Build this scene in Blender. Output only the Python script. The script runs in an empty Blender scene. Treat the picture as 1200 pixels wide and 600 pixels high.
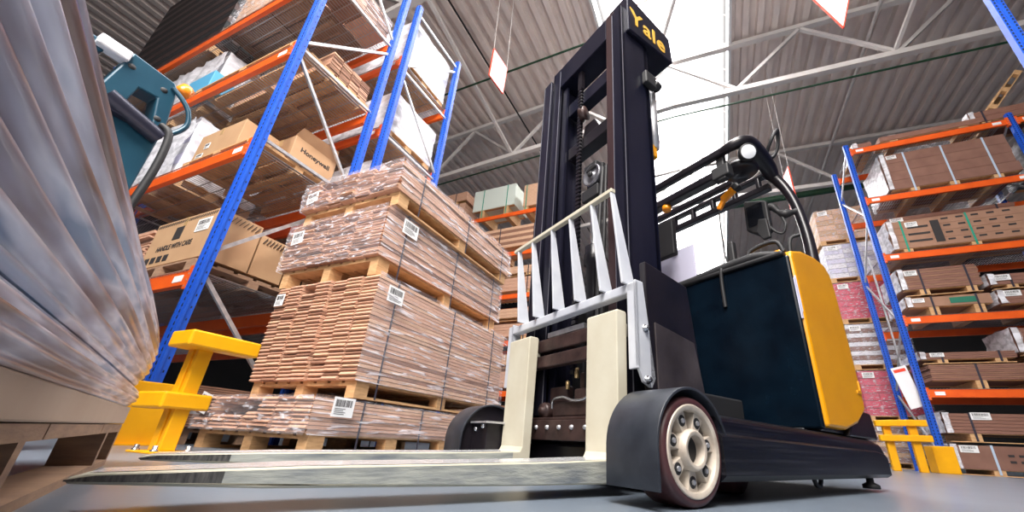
import bpy, math, random
from mathutils import Vector, Matrix, noise
random.seed(7)
S = bpy.context.scene
COL = S.collection
PI = math.pi
R = math.radians

# ---------------------------------------------------------------- camera
cam_d = bpy.data.cameras.new('camera'); cam = bpy.data.objects.new('camera', cam_d); COL.objects.link(cam)
S.camera = cam
YAW, PIT, ROL = -0.4115, 0.3935, -0.0513
cy, sy = math.cos(YAW), math.sin(YAW)
fw = Vector((sy*math.cos(PIT), cy*math.cos(PIT), math.sin(PIT)))
rt = Vector((cy, -sy, 0)); dn = fw.cross(rt)
ax = math.cos(ROL)*rt + math.sin(ROL)*dn
ay = -math.sin(ROL)*rt + math.cos(ROL)*dn
m = Matrix((ax, -ay, -fw)).transposed().to_4x4(); m.translation = Vector((0, 0, 0.16))
cam.matrix_world = m
cam_d.sensor_width = 36; cam_d.lens = 446.3/1200*36
cam_d.shift_x = -48/1200; cam_d.shift_y = 34.5/1200
cam_d.clip_start = 0.01; cam_d.clip_end = 200

# ---------------------------------------------------------------- light
S.view_settings.view_transform = 'Standard'; S.view_settings.look = 'None'
S.view_settings.gamma = 1; S.view_settings.use_curve_mapping = False
S.view_settings.exposure = 0.6
W = bpy.data.worlds.new('sky'); S.world = W; W.use_nodes = True
bg = W.node_tree.nodes['Background']; bg.inputs[0].default_value = (0.86, 0.93, 1, 1); bg.inputs[1].default_value = .05

def area(name, loc, rot, sx, sy_, e, col):
    l = bpy.data.lights.new(name, 'AREA'); l.shape = 'RECTANGLE'; l.size = sx; l.size_y = sy_; l.energy = e; l.color = col
    o = bpy.data.objects.new(name, l); COL.objects.link(o); o.location = loc; o.rotation_euler = rot; return o
area('skylight_daylight', (-0.35, 19.5, 13.6), (0, 0, 0), 3.4, 53, 6600, (1, .98, .97))
area('added_fill_light', (.4, -2.4, 3.3), (R(108), 0, R(16)), 3.2, 2.4, 130, (1, .93, .87))  # fill added behind the camera to lift the fronts and the roof
area('added_key_light', (.2, -3.6, 8.5), (R(42), 0, R(14)), 4, 3, 1300, (1, .95, .9))  # key light added behind the camera, hung below the roof

# ---------------------------------------------------------------- materials
def mat(name, col, rough=.5, metal=0., col2=None, nscale=8., nstr=.5, bump=0., bscale=None, stretch=None, coat=0., trans=None, emit=None, spec=.5, sharp=(.3,.7)):
    M = bpy.data.materials.new(name); M.use_nodes = True
    nt = M.node_tree; N = nt.nodes; L = nt.links; b = N['Principled BSDF']
    b.inputs['Base Color'].default_value = (*col, 1); b.inputs['Roughness'].default_value = rough
    b.inputs['Metallic'].default_value = metal; b.inputs['Coat Weight'].default_value = coat
    b.inputs['Specular IOR Level'].default_value = spec
    tc = N.new('ShaderNodeTexCoord'); mp = N.new('ShaderNodeMapping'); L.new(tc.outputs['Object'], mp.inputs[0])
    if stretch: mp.inputs['Scale'].default_value = stretch
    if col2:
        n = N.new('ShaderNodeTexNoise'); n.inputs['Scale'].default_value = nscale; n.inputs['Detail'].default_value = 5
        L.new(mp.outputs[0], n.inputs['Vector'])
        r = N.new('ShaderNodeValToRGB'); r.color_ramp.elements[0].position = sharp[0]; r.color_ramp.elements[1].position = sharp[1]
        r.color_ramp.elements[0].color = (*col, 1); r.color_ramp.elements[1].color = (*[a+(c-a)*nstr*2 if nstr < .5 else c for a, c in zip(col, col2)], 1)
        L.new(n.outputs[0], r.inputs[0]); L.new(r.outputs[0], b.inputs['Base Color'])
    if bump:
        n2 = N.new('ShaderNodeTexNoise'); n2.inputs['Scale'].default_value = bscale or nscale*3; n2.inputs['Detail'].default_value = 4
        L.new(mp.outputs[0], n2.inputs['Vector'])
        bp = N.new('ShaderNodeBump'); bp.inputs['Strength'].default_value = bump; bp.inputs['Distance'].default_value = .01
        L.new(n2.outputs[0], bp.inputs['Height']); L.new(bp.outputs[0], b.inputs['Normal'])
    if emit: b.inputs['Emission Color'].default_value = (*emit[0], 1); b.inputs['Emission Strength'].default_value = emit[1]
    return M

def film_mat(name, op=.25, col=(.9, .9, .95), wr=.6, scale=14, stretch=(1, 1, 1), lo=.45, hi=.62, opmax=.75):
    M = bpy.data.materials.new(name); M.use_nodes = True
    nt = M.node_tree; N = nt.nodes; L = nt.links; b = N['Principled BSDF']; out = N['Material Output']
    b.inputs['Base Color'].default_value = (*col, 1); b.inputs['Roughness'].default_value = .22
    tr = N.new('ShaderNodeBsdfTransparent'); mx = N.new('ShaderNodeMixShader')
    tc = N.new('ShaderNodeTexCoord'); mp = N.new('ShaderNodeMapping'); mp.inputs['Scale'].default_value = stretch
    L.new(tc.outputs['Object'], mp.inputs[0])
    n = N.new('ShaderNodeTexNoise'); n.inputs['Scale'].default_value = scale; n.inputs['Detail'].default_value = 6; n.inputs['Distortion'].default_value = .4
    L.new(mp.outputs[0], n.inputs['Vector'])
    mr = N.new('ShaderNodeMapRange'); mr.inputs[1].default_value = lo; mr.inputs[2].default_value = hi
    mr.inputs[3].default_value = op; mr.inputs[4].default_value = opmax
    L.new(n.outputs[0], mr.inputs[0]); L.new(mr.outputs[0], mx.inputs[0])
    L.new(tr.outputs[0], mx.inputs[1]); L.new(b.outputs[0], mx.inputs[2]); L.new(mx.outputs[0], out.inputs[0])
    bp = N.new('ShaderNodeBump'); bp.inputs['Strength'].default_value = wr; bp.inputs['Distance'].default_value = .02
    L.new(n.outputs[0], bp.inputs['Height']); L.new(bp.outputs[0], b.inputs['Normal'])
    return M

M = {}
M['black'] = mat('black_paint', (.006, .006, .009), .3, 0, (.014, .011, .014), 5, .5, .05, spec=.3)
M['mast'] = mat('mast_steel', (.004, .005, .013), .3, .2, (.016, .015, .026), 4, .5, .06, stretch=(1, 1, .3), spec=.14)
M['rail'] = mat('worn_rail_steel', (.03, .018, .022), .36, .5, (.075, .04, .042), 5, .5, .05, stretch=(1, 1, .25))
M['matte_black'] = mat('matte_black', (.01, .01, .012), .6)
M['fender'] = mat('fender_black', (.01, .012, .018), .36, 0, (.035, .04, .05), 7, .5, .1)
M['leg'] = mat('scuffed_black_leg', (.004, .004, .006), .3, 0, (.03, .03, .036), 3, .5, .05, stretch=(.6, 9, 30), sharp=(.5, .85), spec=.28)
M['panel'] = mat('dark_teal_panel', (.0008, .0025, .006), .24, 0, (.002, .007, .014), 6, .5, .05, spec=.25)
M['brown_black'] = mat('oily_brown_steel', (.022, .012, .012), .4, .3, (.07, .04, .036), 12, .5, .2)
M['steel'] = mat('bright_steel', (.5, .51, .54), .25, .9)
M['galv'] = mat('galvanised', (.42, .42, .45), .42, .7, (.6, .6, .62), 20, .5)
M['base_board'] = mat('beige_base_board', (.5, .37, .28), .75, 0, (.44, .31, .22), 4, .5)
M['cream'] = mat('cream_paint', (.54, .51, .41), .42, 0, (.48, .44, .34), 7, .5, .06)
M['fork_top'] = mat('fork_top_highlight', (.78, .79, .8), .22, .5, (.6, .62, .64), 20, .5, .05)  # skylight highlight put into the colour of the blade top
M['fork'] = mat('scuffed_fork', (.4, .41, .37), .4, .15, (.16, .18, .2), 9, .5, .3, stretch=(.7, 3, 3), sharp=(.42, .72))
M['forktip'] = mat('worn_fork_tip', (.09, .09, .09), .36, .7, (.26, .25, .23), 30, .5, .2, stretch=(5, .5, 1))
M['grid'] = mat('light_grey_paint', (.56, .58, .62), .38, .1, (.46, .48, .54), 9, .5)
M['yellow'] = mat('truck_yellow', (.7, .31, .004), .28, 0, (.62, .26, .003), 4, .5, .03)
M['guard_yellow'] = mat('barrier_yellow', (.88, .42, .004), .35, 0, (.8, .36, .003), 6, .5, .03)
M['blue'] = mat('rack_blue', (.008, .075, .48), .38, 0, (.014, .1, .56), 5, .5)
M['orange'] = mat('rack_orange', (.82, .12, .012), .4, 0, (.72, .09, .01), 5, .5)
M['hole'] = mat('slot_dark', (.004, .006, .02), .8)
M['board'] = mat('brown_board', (.6, .36, .25), .75, 0, (.48, .26, .17), 5, .5, .1, stretch=(2, 2, 12))
M['board_b'] = mat('pale_board', (.66, .42, .28), .75, 0, (.52, .3, .19), 5, .5, .1, stretch=(2, 2, 12))
M['board_d'] = mat('dark_board', (.2, .1, .065), .75, 0, (.32, .16, .1), 5, .5, .1, stretch=(1, 2, 12))
M['board_r'] = mat('red_brown_board', (.27, .13, .09), .7, 0, (.2, .09, .065), 5, .5, .1, stretch=(1, 2, 12))
M['wood'] = mat('pallet_wood', (.66, .4, .2), .75, 0, (.48, .27, .12), 6, .5, .15, stretch=(2, 2, 10))
M['wood_d'] = mat('old_pallet_wood', (.38, .23, .14), .8, 0, (.25, .15, .1), 6, .5, .15, stretch=(2, 2, 10))
M['carton'] = mat('carton', (.5, .31, .17), .8, 0, (.44, .26, .14), 4, .5)
M['carton_dark'] = mat('brown_carton', (.24, .12, .085), .75, 0, (.19, .09, .065), 4, .5)
M['carton_rr'] = mat('printed_carton', (.36, .2, .13), .75, 0, (.3, .16, .1), 4, .5)
M['pink'] = mat('crimson_pack', (.62, .045, .1), .45, 0, (.42, .03, .07), 9, .5)
M['white'] = mat('white_pack', (.72, .72, .74), .5, 0, (.6, .6, .66), 6, .5)
M['greenish'] = mat('pale_green_pack', (.62, .68, .62), .55)
M['blue_pack'] = mat('light_blue_pack', (.1, .38, .62), .5)
M['paper'] = mat('paper', (.8, .8, .8), .7)
M['ink'] = mat('ink', (.03, .025, .025), .7)
M['ink_green'] = mat('green_ink', (.02, .16, .1), .6)
M['strap'] = mat('black_strap', (.04, .035, .05), .4)
M['strap_b'] = mat('pale_blue_strap', (.45, .55, .68), .4)
M['strap_g'] = mat('green_strap', (.02, .3, .2), .4)
M['wire'] = mat('deck_wire', (.4, .4, .42), .35, .8)
M['teal'] = mat('teal_paint', (.01, .05, .085), .34, .1, (.016, .07, .11), 5, .5, .04)
M['orange_cap'] = mat('orange_plastic', (.9, .25, .01), .3)
M['tyre'] = mat('maroon_tyre', (.045, .014, .018), .45, 0, (.08, .03, .03), 12, .5, .1)
M['rim'] = mat('cream_rim', (.58, .52, .44), .5, .1, (.36, .3, .25), 14, .5, .15)
M['green'] = mat('green_pipe', (.008, .045, .02), .35)
M['truss'] = mat('truss_grey', (.66, .62, .6), .5, 0, (.58, .54, .52), 2, .5)
M['lamp'] = mat('lamp_glass', (.7, .72, .75), .1)
M['amber'] = mat('amber_plastic', (.9, .3, .01), .25)
M['screen'] = mat('dark_screen', (.006, .007, .01), .12)
M['lav'] = mat('pale_document_board', (.55, .54, .68), .4)
M['letter'] = mat('gold_lettering', (.62, .36, .05), .5)
M['film'] = film_mat('stretch_film', .1, (.88, .86, .92), .9, 8, (1.3, .45, 4.5), .54, .66, .62)
M['film_w'] = film_mat('white_stretch_film', .55, (.85, .85, .9), .8, 7, (1, 1, 1.6), .4, .6, .9)
M['red'] = mat('red_edge', (.8, .06, .02), .5)

# ---------------------------------------------------------------- mesh builder
class MB:
    def __init__(s): s.v = []; s.f = []; s.mi = []; s.sm = []
    def add(s, vs, fs, mi=0, sm=False):
        o = len(s.v); s.v += [Vector(q) for q in vs]
        for f in fs: s.f.append([i+o for i in f]); s.mi.append(mi); s.sm.append(sm)
    def box(s, x0, x1, y0, y1, z0, z1, mi=0):
        s.add([(x0,y0,z0),(x1,y0,z0),(x1,y1,z0),(x0,y1,z0),(x0,y0,z1),(x1,y0,z1),(x1,y1,z1),(x0,y1,z1)],
              [(0,3,2,1),(4,5,6,7),(0,1,5,4),(1,2,6,5),(2,3,7,6),(3,0,4,7)], mi); return s
    def bar(s, p, q, w, h, up=(0,0,1), mi=0):
        p = Vector(p); q = Vector(q); d = (q-p).normalized(); a = d.cross(Vector(up))
        if a.length < 1e-4: a = d.cross(Vector((1,0,0)))
        a.normalize(); b = a.cross(d)
        vs = [c+a*i*w/2+b*j*h/2 for c in (p, q) for i, j in ((-1,-1),(1,-1),(1,1),(-1,1))]
        s.add(vs, [(0,1,2,3),(7,6,5,4),(0,4,5,1),(1,5,6,2),(2,6,7,3),(3,7,4,0)], mi); return s
    def tube(s, pts, r, n=10, closed=False, mi=0):
        pts = [Vector(p) for p in pts]; rings = []; up = None
        rs = r if isinstance(r, (list, tuple)) else [r]*len(pts)
        if 4 <= len(pts) <= 9:                     # round the bends (Catmull-Rom)
            P_ = []; R_ = []; m0 = len(pts)
            for i in range(m0 if closed else m0-1):
                g = (lambda k: pts[k % m0]) if closed else (lambda k: pts[max(0, min(m0-1, k))])
                a, b, c, d = g(i-1), g(i), g(i+1), g(i+2)
                for j in range(4):
                    t = j/4; P_.append(.5*((2*b)+(c-a)*t+(2*a-5*b+4*c-d)*t*t+(3*b-a-3*c+d)*t**3)); R_.append(rs[i]*(1-t)+rs[(i+1) % m0]*t)
            if not closed: P_.append(pts[-1]); R_.append(rs[-1])
            pts, rs = P_, R_
        for i, p in enumerate(pts):
            if closed: d = pts[(i+1) % len(pts)]-pts[i-1]
            else: d = pts[min(i+1, len(pts)-1)]-pts[max(i-1, 0)]
            d.normalize()
            if up is None: up = d.orthogonal().normalized()
            up = (up-d*up.dot(d)).normalized(); b = d.cross(up)
            rings.append([p+(up*math.cos(2*PI*k/n)+b*math.sin(2*PI*k/n))*rs[i] for k in range(n)])
        vs = [v for g in rings for v in g]; fs = []
        m_ = len(pts) if closed else len(pts)-1
        for i in range(m_):
            j = (i+1) % len(pts)
            for k in range(n): fs.append((i*n+k, i*n+(k+1) % n, j*n+(k+1) % n, j*n+k))
        s.add(vs, fs, mi, True)
        if not closed:
            s.add(rings[0], [tuple(range(n))[::-1]], mi); s.add(rings[-1], [tuple(range(n))], mi)
        return s
    def lathe(s, c, axis, prof, n=24, mi=0, sm=True):
        c = Vector(c); a = Vector(axis).normalized(); u = a.orthogonal().normalized(); w = a.cross(u)
        vs = []
        for r, h in prof:
            for k in range(n): vs.append(c+a*h+(u*math.cos(2*PI*k/n)+w*math.sin(2*PI*k/n))*r)
        fs = []
        for i in range(len(prof)-1):
            for k in range(n): fs.append((i*n+k, i*n+(k+1) % n, (i+1)*n+(k+1) % n, (i+1)*n+k))
        s.add(vs, fs, mi, sm); return s
    def prism(s, poly, fn, t0, t1, mi=0):
        n = len(poly); vs = [fn(a, b, t0) for a, b in poly]+[fn(a, b, t1) for a, b in poly]
        s.add(vs, [tuple(range(n))[::-1], tuple(range(n, 2*n))]+[(i, (i+1) % n, n+(i+1) % n, n+i) for i in range(n)], mi); return s

ORG = {}
def build(name, mb, mats, parent=None, bevel=0, label=None, kind=None, world=None):
    off = ORG.get(parent.name, Vector()) if parent is not None else Vector()
    me = bpy.data.meshes.new(name)
    me.from_pydata([v-off for v in mb.v], [], mb.f)
    if not isinstance(mats, (list, tuple)): mats = [mats]
    for a in mats: me.materials.append(a)
    for p, i, sm in zip(me.polygons, mb.mi, mb.sm): p.material_index = i; p.use_smooth = sm
    me.validate(); me.update()
    import bmesh
    bm = bmesh.new(); bm.from_mesh(me); bmesh.ops.recalc_face_normals(bm, faces=bm.faces[:]); bm.to_mesh(me); bm.free()
    o = bpy.data.objects.new(name, me); COL.objects.link(o)
    if parent is not None: o.parent = parent; ORG[o.name] = off
    if bevel:
        b = o.modifiers.new('bevel', 'BEVEL'); b.width = bevel; b.segments = 2; b.limit_method = 'ANGLE'; b.angle_limit = R(40); b.use_clamp_overlap = True
    if label: o['label'] = label
    if kind: o['kind'] = kind
    return o
def tag(o, label, cat, group=None):
    o['label'] = label; o['category'] = cat
    if group: o['group'] = group
    return o
def thing(name, label, cat, loc, group=None, rotz=0, local=False):
    o = bpy.data.objects.new(name, None); COL.objects.link(o); o.location = loc; o.rotation_euler = (0, 0, rotz)
    o.empty_display_size = .1
    ORG[o.name] = Vector() if local else Vector(loc)
    return tag(o, label, cat, group)
def struct(name, mb, mats, parent=None): return build(name, mb, mats, parent, kind='structure')
def copy_tree(o, parent=None):
    c = o.copy(); COL.objects.link(c)
    if parent is not None: c.parent = parent
    ORG[c.name] = ORG.get(o.name, Vector())
    for ch in list(o.children): copy_tree(ch, c)
    return c
def text_mesh(name, txt, size, mat_, parent, mtx, extrude=.002, bold=0., shear=0., sx=1., spacing=1.):
    cu = bpy.data.curves.new(name, 'FONT'); cu.body = txt; cu.size = size; cu.extrude = extrude; cu.offset = bold; cu.shear = shear; cu.space_character = spacing
    cu.align_x = 'CENTER'; cu.align_y = 'CENTER'
    t = bpy.data.objects.new(name, cu); COL.objects.link(t)
    dg = bpy.context.evaluated_depsgraph_get(); dg.update()
    me = bpy.data.meshes.new_from_object(t.evaluated_get(dg)); bpy.data.objects.remove(t)
    off = ORG.get(parent.name, Vector())
    for v in me.vertices: v.co = (mtx @ Vector((v.co.x*sx, v.co.y, v.co.z)))-off
    me.materials.clear(); me.materials.append(mat_)
    o = bpy.data.objects.new(name, me); COL.objects.link(o); o.parent = parent; ORG[o.name] = off
    return o
def frame(loc, xdir, ydir):
    x = Vector(xdir).normalized(); z = x.cross(Vector(ydir)).normalized(); y = z.cross(x)
    mm = Matrix((x, y, z)).transposed().to_4x4(); mm.translation = Vector(loc); return mm

# ---------------------------------------------------------------- structure
fm = mat('concrete_floor', (.115, .14, .175), .28, 0, (.155, .185, .225), 1.2, .5, .04, 40, sharp=(.35, .7))
struct('floor', MB().box(-26, 20, -9, 46, -.2, 0), fm)
wl = mat('wall_panel', (.02, .02, .022), .7)
struct('wall_left', MB().box(-26.2, -26, -9, 46, -.2, 14), wl)
struct('wall_right', MB().box(20, 20.2, -9, 46, -.2, 14), wl)
struct('wall_far', MB().box(-26, 20, 46, 28.2, -.2, 12.2), mat('far_wall_panel', (.025, .024, .026), .8))

# roof deck: trapezoidal sheet in two slopes with the skylight opening between
RX, SL, SR, ZR, PITCH = -.34, -2.18, 1.5, 12.35, .045
def rz(x): return ZR-abs(x-RX)*PITCH
deck = MB()
def deck_side(x0, x1):
    x = x0; dirn = 1 if x1 > x0 else -1; prof = []
    while (x1-x)*dirn > 0:
        for dx, dz in ((0, 0), (.17, 0), (.20, .17), (.37, .17)):
            prof.append((x+dirn*dx, rz(x+dirn*dx)+dz))
        x += dirn*.4
    vs = []
    for a, b in prof: vs += [(a, -9, b), (a, 46, b)]
    deck.add(vs, [(2*i, 2*i+1, 2*i+3, 2*i+2) for i in range(len(prof)-1)])
deck_side(SR, 20); deck_side(SL, -26)
roof_m = mat('roof_sheet', (.74, .64, .59), .5, 0, (.66, .57, .53), 1.5, .5)
struct('ceiling', deck, roof_m)
ker = MB(); ker.box(SR-.02, SR+.06, -9, 46, 12.05, 12.7); ker.box(SL-.06, SL+.02, -9, 46, 12.05, 12.7)
struct('trim_1', ker, mat('skylight_kerb', (.7, .7, .7), .5))
# barrel vault skylight
gl = bpy.data.materials.new('skylight_glazing'); gl.use_nodes = True
N = gl.node_tree.nodes; L = gl.node_tree.links
tl_ = N.new('ShaderNodeBsdfTranslucent'); tl_.inputs[0].default_value = (1, 1, 1, 1); tp = N.new('ShaderNodeBsdfTransparent'); mx = N.new('ShaderNodeMixShader')
mx.inputs[0].default_value = .45; L.new(tl_.outputs[0], mx.inputs[2]); L.new(tp.outputs[0], mx.inputs[1]); L.new(mx.outputs[0], N['Material Output'].inputs[0])
va = MB(); arc = [(RX+1.9*math.cos(a), 12.6+.75*math.sin(a)) for a in [PI*k/14 for k in range(15)]]
vs = []
for a, b in arc: vs += [(a, -9, b), (a, 46, b)]
va.add(vs, [(2*i, 2*i+1, 2*i+3, 2*i+2) for i in range(14)], 0, True)
win = struct('window_1', va, gl)
rib = MB()
for k in range(54):
    y = -8+k*1.0
    rib.tube([(a, y, b-.03) for a, b in arc], .014 if k % 4 else .045, 5)
rib.tube([(RX-.9, -8, 13.2), (RX-.9, 45, 13.2)], .02, 5); rib.tube([(RX+1.2, -8, 13.1), (RX+1.2, 45, 13.1)], .012, 5)
build('glazing_rib', rib, mat('glazing_rib', (.75, .52, .45), .5), win)

# trusses
def truss(y, name, label):
    root = thing(name, label, 'roof truss', (RX, y, 9.6), 'steel roof trusses')
    zl = lambda x: 10.28-abs(x-RX)*.055
    zu = lambda x: 12.2-abs(x-RX)*.052
    lc = MB(); lc.bar((-26, y, zl(-26)), (RX, y, zl(RX)), .16, .16); lc.bar((RX, y, zl(RX)), (20, y, zl(20)), .16, .16); build('bottom_chord', lc, M['truss'], root)
    uc = MB(); uc.bar((-26, y, zu(-26)), (RX, y, zu(RX)), .16, .14); uc.bar((RX, y, zu(RX)), (20, y, zu(20)), .16, .14); build('top_chord', uc, M['truss'], root)
    k = -6
    for k in range(-6, 6):
        xl = 1.5+3.8*k; 
        if xl < -24 or xl > 17: continue
        for xu in (xl-1.9, xl+1.9):
            build('diagonal', MB().bar((xl, y, zl(xl)+.06), (xu, y, zu(xu)-.06), .09, .09), M['truss'], root)
    return root
truss(9.6, 'roof_truss', 'pale steel roof truss spanning above the forklift and skylight, nearest one visible')
truss(15.2, 'roof_truss', 'pale steel roof truss farther back, low behind the forklift overhead guard')
truss(4.0, 'roof_truss', 'pale steel roof truss overhead at the near top of the hall')
br = MB().bar((-6.13, 9.6, 10.05), (-6.4, 4.1, 11.8), .1, .1); tag(build('sway_brace', br, M['truss']), 'slim grey roof brace running from truss towards camera above the left racks', 'roof brace')
br = MB().bar((5.25, 9.6, 10.1), (5.9, 4.1, 11.8), .08, .08); tag(build('sway_brace', br, M['truss']), 'slim pale roof brace rising from the truss above the right rack', 'roof brace')
for (pts, r_, mm, lb) in (
    ([(-25, 9.72, 8.95), (RX, 9.72, 9.92), (19, 9.72, 9.0)], .028, M['green'], 'thin dark green pipe running just under the truss bottom chord'),
    ([(-25, 6.9, 10.35), (-2, 6.9, 10.6)], .03, M['green'], 'thin green pipe crossing the roof behind the hanging sign'),
    ([(.6, 15.6, 10.0), (19, 15.6, 9.9)], .13, M['green'], 'thick green pipe crossing behind the overhead guard'),
    ([(5.3, -8, 11.85), (5.3, 38, 11.85)], .05, M['truss'], 'long grey conduit running front to back under the right roof'),
    ([(-5.9, -8, 11.7), (-5.9, 38, 11.7)], .03, M['matte_black'], 'long black cable running front to back under the left roof'),
    ([(-.9, 9.9, 12.4), (.3, 7.1, 12.3)], .07, M['truss'], 'short pale tube in the skylight beside the name plate')):
    tag(build('pipe', MB().tube(pts, r_, 8), mm), lb, 'pipe')

# hanging signs
def hang_sign(c, label, wires):
    root = thing('hanging_sign', label, 'hanging sign', (sum(p[0] for p in c)/4, sum(p[1] for p in c)/4, sum(p[2] for p in c)/4))
    a = Vector(c[1])-Vector(c[0]); b = Vector(c[3])-Vector(c[0]); n_ = a.cross(b).normalized()*.01
    q = MB(); q.add([Vector(p)-n_ for p in c]+[Vector(p)+n_ for p in c], [(0,1,2,3),(7,6,5,4),(0,4,5,1),(1,5,6,2),(2,6,7,3),(3,7,4,0)])
    build('board', q, M['paper'], root)
    e = MB()
    for i in range(4): e.bar(c[i], c[(i+1) % 4], .018, .03, n_)
    build('red_border', e, M['red'], root)
    for w in wires: build('wire', MB().tube([w, (w[0], w[1]-.15, rz(w[0])+.03)], .005, 5), M['truss'], root)
hang_sign([(-4, 4.99, 8.67), (-4, 5.6, 8.75), (-4, 5.56, 7.84), (-4, 4.96, 7.76)], 'white hanging sign with orange border on two wires, left of the mast', [(-4, 4.99, 8.67), (-4, 5.6, 8.75)])
hang_sign([(2.35, 6, 8.6), (2.74, 6, 9.1), (3.2, 6, 8.6), (2.75, 6, 7.22)], 'white pointed hanging sign at the top edge, right of the skylight', [(2.74, 6, 9.0)])
hang_sign([(2.6, 11.5, 8.14), (2.66, 11.0, 8.14), (2.68, 11, 6.8), (2.6, 11.5, 6.8)], 'small narrow white sign hanging behind the overhead guard pillar', [(2.66, 11.0, 8.14), (2.6, 11.5, 8.14)])

# ---------------------------------------------------------------- pallet racks
def upright(name, x, y, z1, parent, w=.1, d=.08, face=-1):
    u = MB()
    u.box(x-w, x, y, y+d, 0, z1)
    u.box(x-w*.62, x-w*.38, y-.012, y, 0, z1)              # centre rib on the front face
    u.box(x, x+.01, y+d*.15, y+d*.45, 0, z1)               # rib on the side face
    k = 0
    zz = .1
    while zz < z1-.05:
        for dx in (.8, .17): u.add([(x-w*dx-.012, y-.0015, zz), (x-w*dx+.012, y-.0015, zz), (x-w*dx+.005, y-.0015, zz+.032), (x-w*dx-.005, y-.0015, zz+.032)], [(0,1,2,3)], 1)
        if k % 2 == 0: u.add([(x+.0015, y+d*.66, zz), (x+.0015, y+d*.78, zz), (x+.0015, y+d*.78, zz+.02), (x+.0015, y+d*.66, zz+.02)], [(0,1,2,3)], 1)
        zz += .055; k += 1
    u.box(x-w-.02, x+.02, y-.02, y+d+.02, 0, .012)
    return build(name, u, [M['blue'], M['hole']], parent)
def beam(x0, x1, y, zt, h, parent, front=True):
    b = MB(); b.box(x0, x1, y, y+.05, zt-h, zt-.02); b.box(x0, x1, y+(0.012 if front else 0), y+.05, zt-.02, zt)
    for xx in (x0, x1-.045): b.box(xx, xx+.045, y-.012, y+.055, zt-h-.05, zt+.03)
    bo = build('beam', b, M['orange'], parent)
    ho = MB()
    for xx in (x0+.015, x1-.03):
        for k in range(3): ho.box(xx, xx+.012, y-.014, y-.011, zt-h-.03+k*.06, zt-h-.015+k*.06)
    build('connector_hook', ho, M['galv'], bo)
    if front:
        for xx in (x0+.12, x1-.28): build('beam_label', MB().box(xx, xx+.15, y-.003, y, zt-h*.75, zt-h*.3), M['paper'], bo)
    return bo
def rack(name, label, xs, y0, y1, z1, levels, h, frames, load_dir=1, braces=None, group='blue and orange pallet racks'):
    root = thing(name, label, 'pallet rack', (xs[0], y0, 0), group)
    for xi in xs:
        for yy in (y0, y1-.08): upright('upright', xi, yy, z1, root)
        zz = .35; side = 0; first = True
        for (ya, za, yb, zb) in (braces or []):
            build('brace', MB().bar((xi-.05, ya, za), (xi-.05, yb, zb), .035, .03, (1, 0, 0)), M['galv'], root)
    xs2 = sorted(xs)
    for a, b in zip(xs2[:-1], xs2[1:]):
        for lv in levels:
            beam(a, b-.1, y0+.005, lv, h, root); beam(a, b-.1, y1-.055, lv, h, root, False)
    return root
def wire_deck(x0, x1, y0, y1, z, label, nx=None):
    d = MB(); nx = nx or int((x1-x0)/.05); z += .0125; y0 -= .055; y1 += .055
    for i in range(nx+1):
        x = x0+(x1-x0)*i/nx; d.box(x-.004, x+.004, y0, y1, z+.004, z+.010)
    for j in range(9):
        y = y0+(y1-y0)*j/8; d.box(x0, x1, y-.005, y+.005, z, z+.004)
    for x in (x0, x1-.02): d.box(x, x+.02, y0, y1, z, z+.010)
    return tag(build('wire_deck', d, M['wire']), label, 'wire deck', 'wire mesh shelf decks')

YA0, YA1, YB0, YB1 = 1.604, 2.772, 2.964, 4.188  # left racks and the loads on them are scaled up about the camera
LV = [1.456, 2.944, 4.432, 5.92]
xsA = [-4.116, -11.2, -18.2]
bA = [(1.680, 1.672, 2.700, 2.788), (1.680, 1.408, 2.700, 0.328), (1.680, 0.268, 2.700, 0.268), (1.680, 3.004, 2.700, 3.004), (1.680, 4.264, 2.700, 3.112), (1.680, 4.396, 2.700, 4.408), (1.680, 4.516, 2.700, 5.620), (1.680, 5.788, 2.700, 5.788), (1.680, 7.048, 2.700, 5.932)]
bB = [(3.036, 0.268, 4.128, 0.268), (3.036, 0.388, 4.128, 1.528), (3.036, 2.788, 4.128, 1.648), (3.036, 2.908, 4.128, 2.908), (3.036, 3.028, 4.128, 4.168), (3.036, 4.288, 4.128, 4.288), (3.036, 5.512, 4.128, 4.408), (3.036, 5.656, 4.128, 5.680), (3.036, 5.788, 4.128, 6.928), (3.036, 7.048, 4.128, 7.048)]
rack('pallet_rack', 'blue and orange pallet rack at left, its corner post beside the yellow barrier', xsA, YA0, YA1, 7.2, LV, .145, True, braces=bA)
rack('pallet_rack', 'blue and orange pallet rack at left, standing back to back behind the corner post rack', xsA, YB0, YB1, 7.2, LV, .145, True, braces=bB)
YC0, YC1 = 9.70, 10.97
LC = [1.47, 2.93, 4.38, 5.88, 7.35]
bC = [(9.78, .3, 10.9, 1.5), (9.78, 2.75, 10.9, 1.6), (9.78, 2.85, 10.9, 4.1), (9.78, 5.35, 10.9, 4.2), (9.78, 5.45, 10.9, 6.5), (9.78, 7.35, 10.9, 6.6), (10.3, 1.9, 10.3, 4.6)]
xsC = [3.71, 6.74, 9.77]
rack('pallet_rack', 'blue and orange pallet rack at right, behind the small yellow barrier', xsC, YC0, YC1, 7.5, LC, .15, True, braces=bC)
xsM = [-4.3, -7.75, -11.2]
rack('pallet_rack', 'orange beamed pallet rack far back between stack and mast', xsM, YC0, YC1, 7.5, [1.47, 2.93, 4.43, 5.95, 7.52], .15, True, braces=bC)
rack('pallet_rack', 'bright blue rack post cut off by the top right corner', [3.72, 6.7], 3.65, 4.81, 7.5, [], .15, True, braces=[(3.7, 7.2, 4.75, 7.2)])

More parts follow.
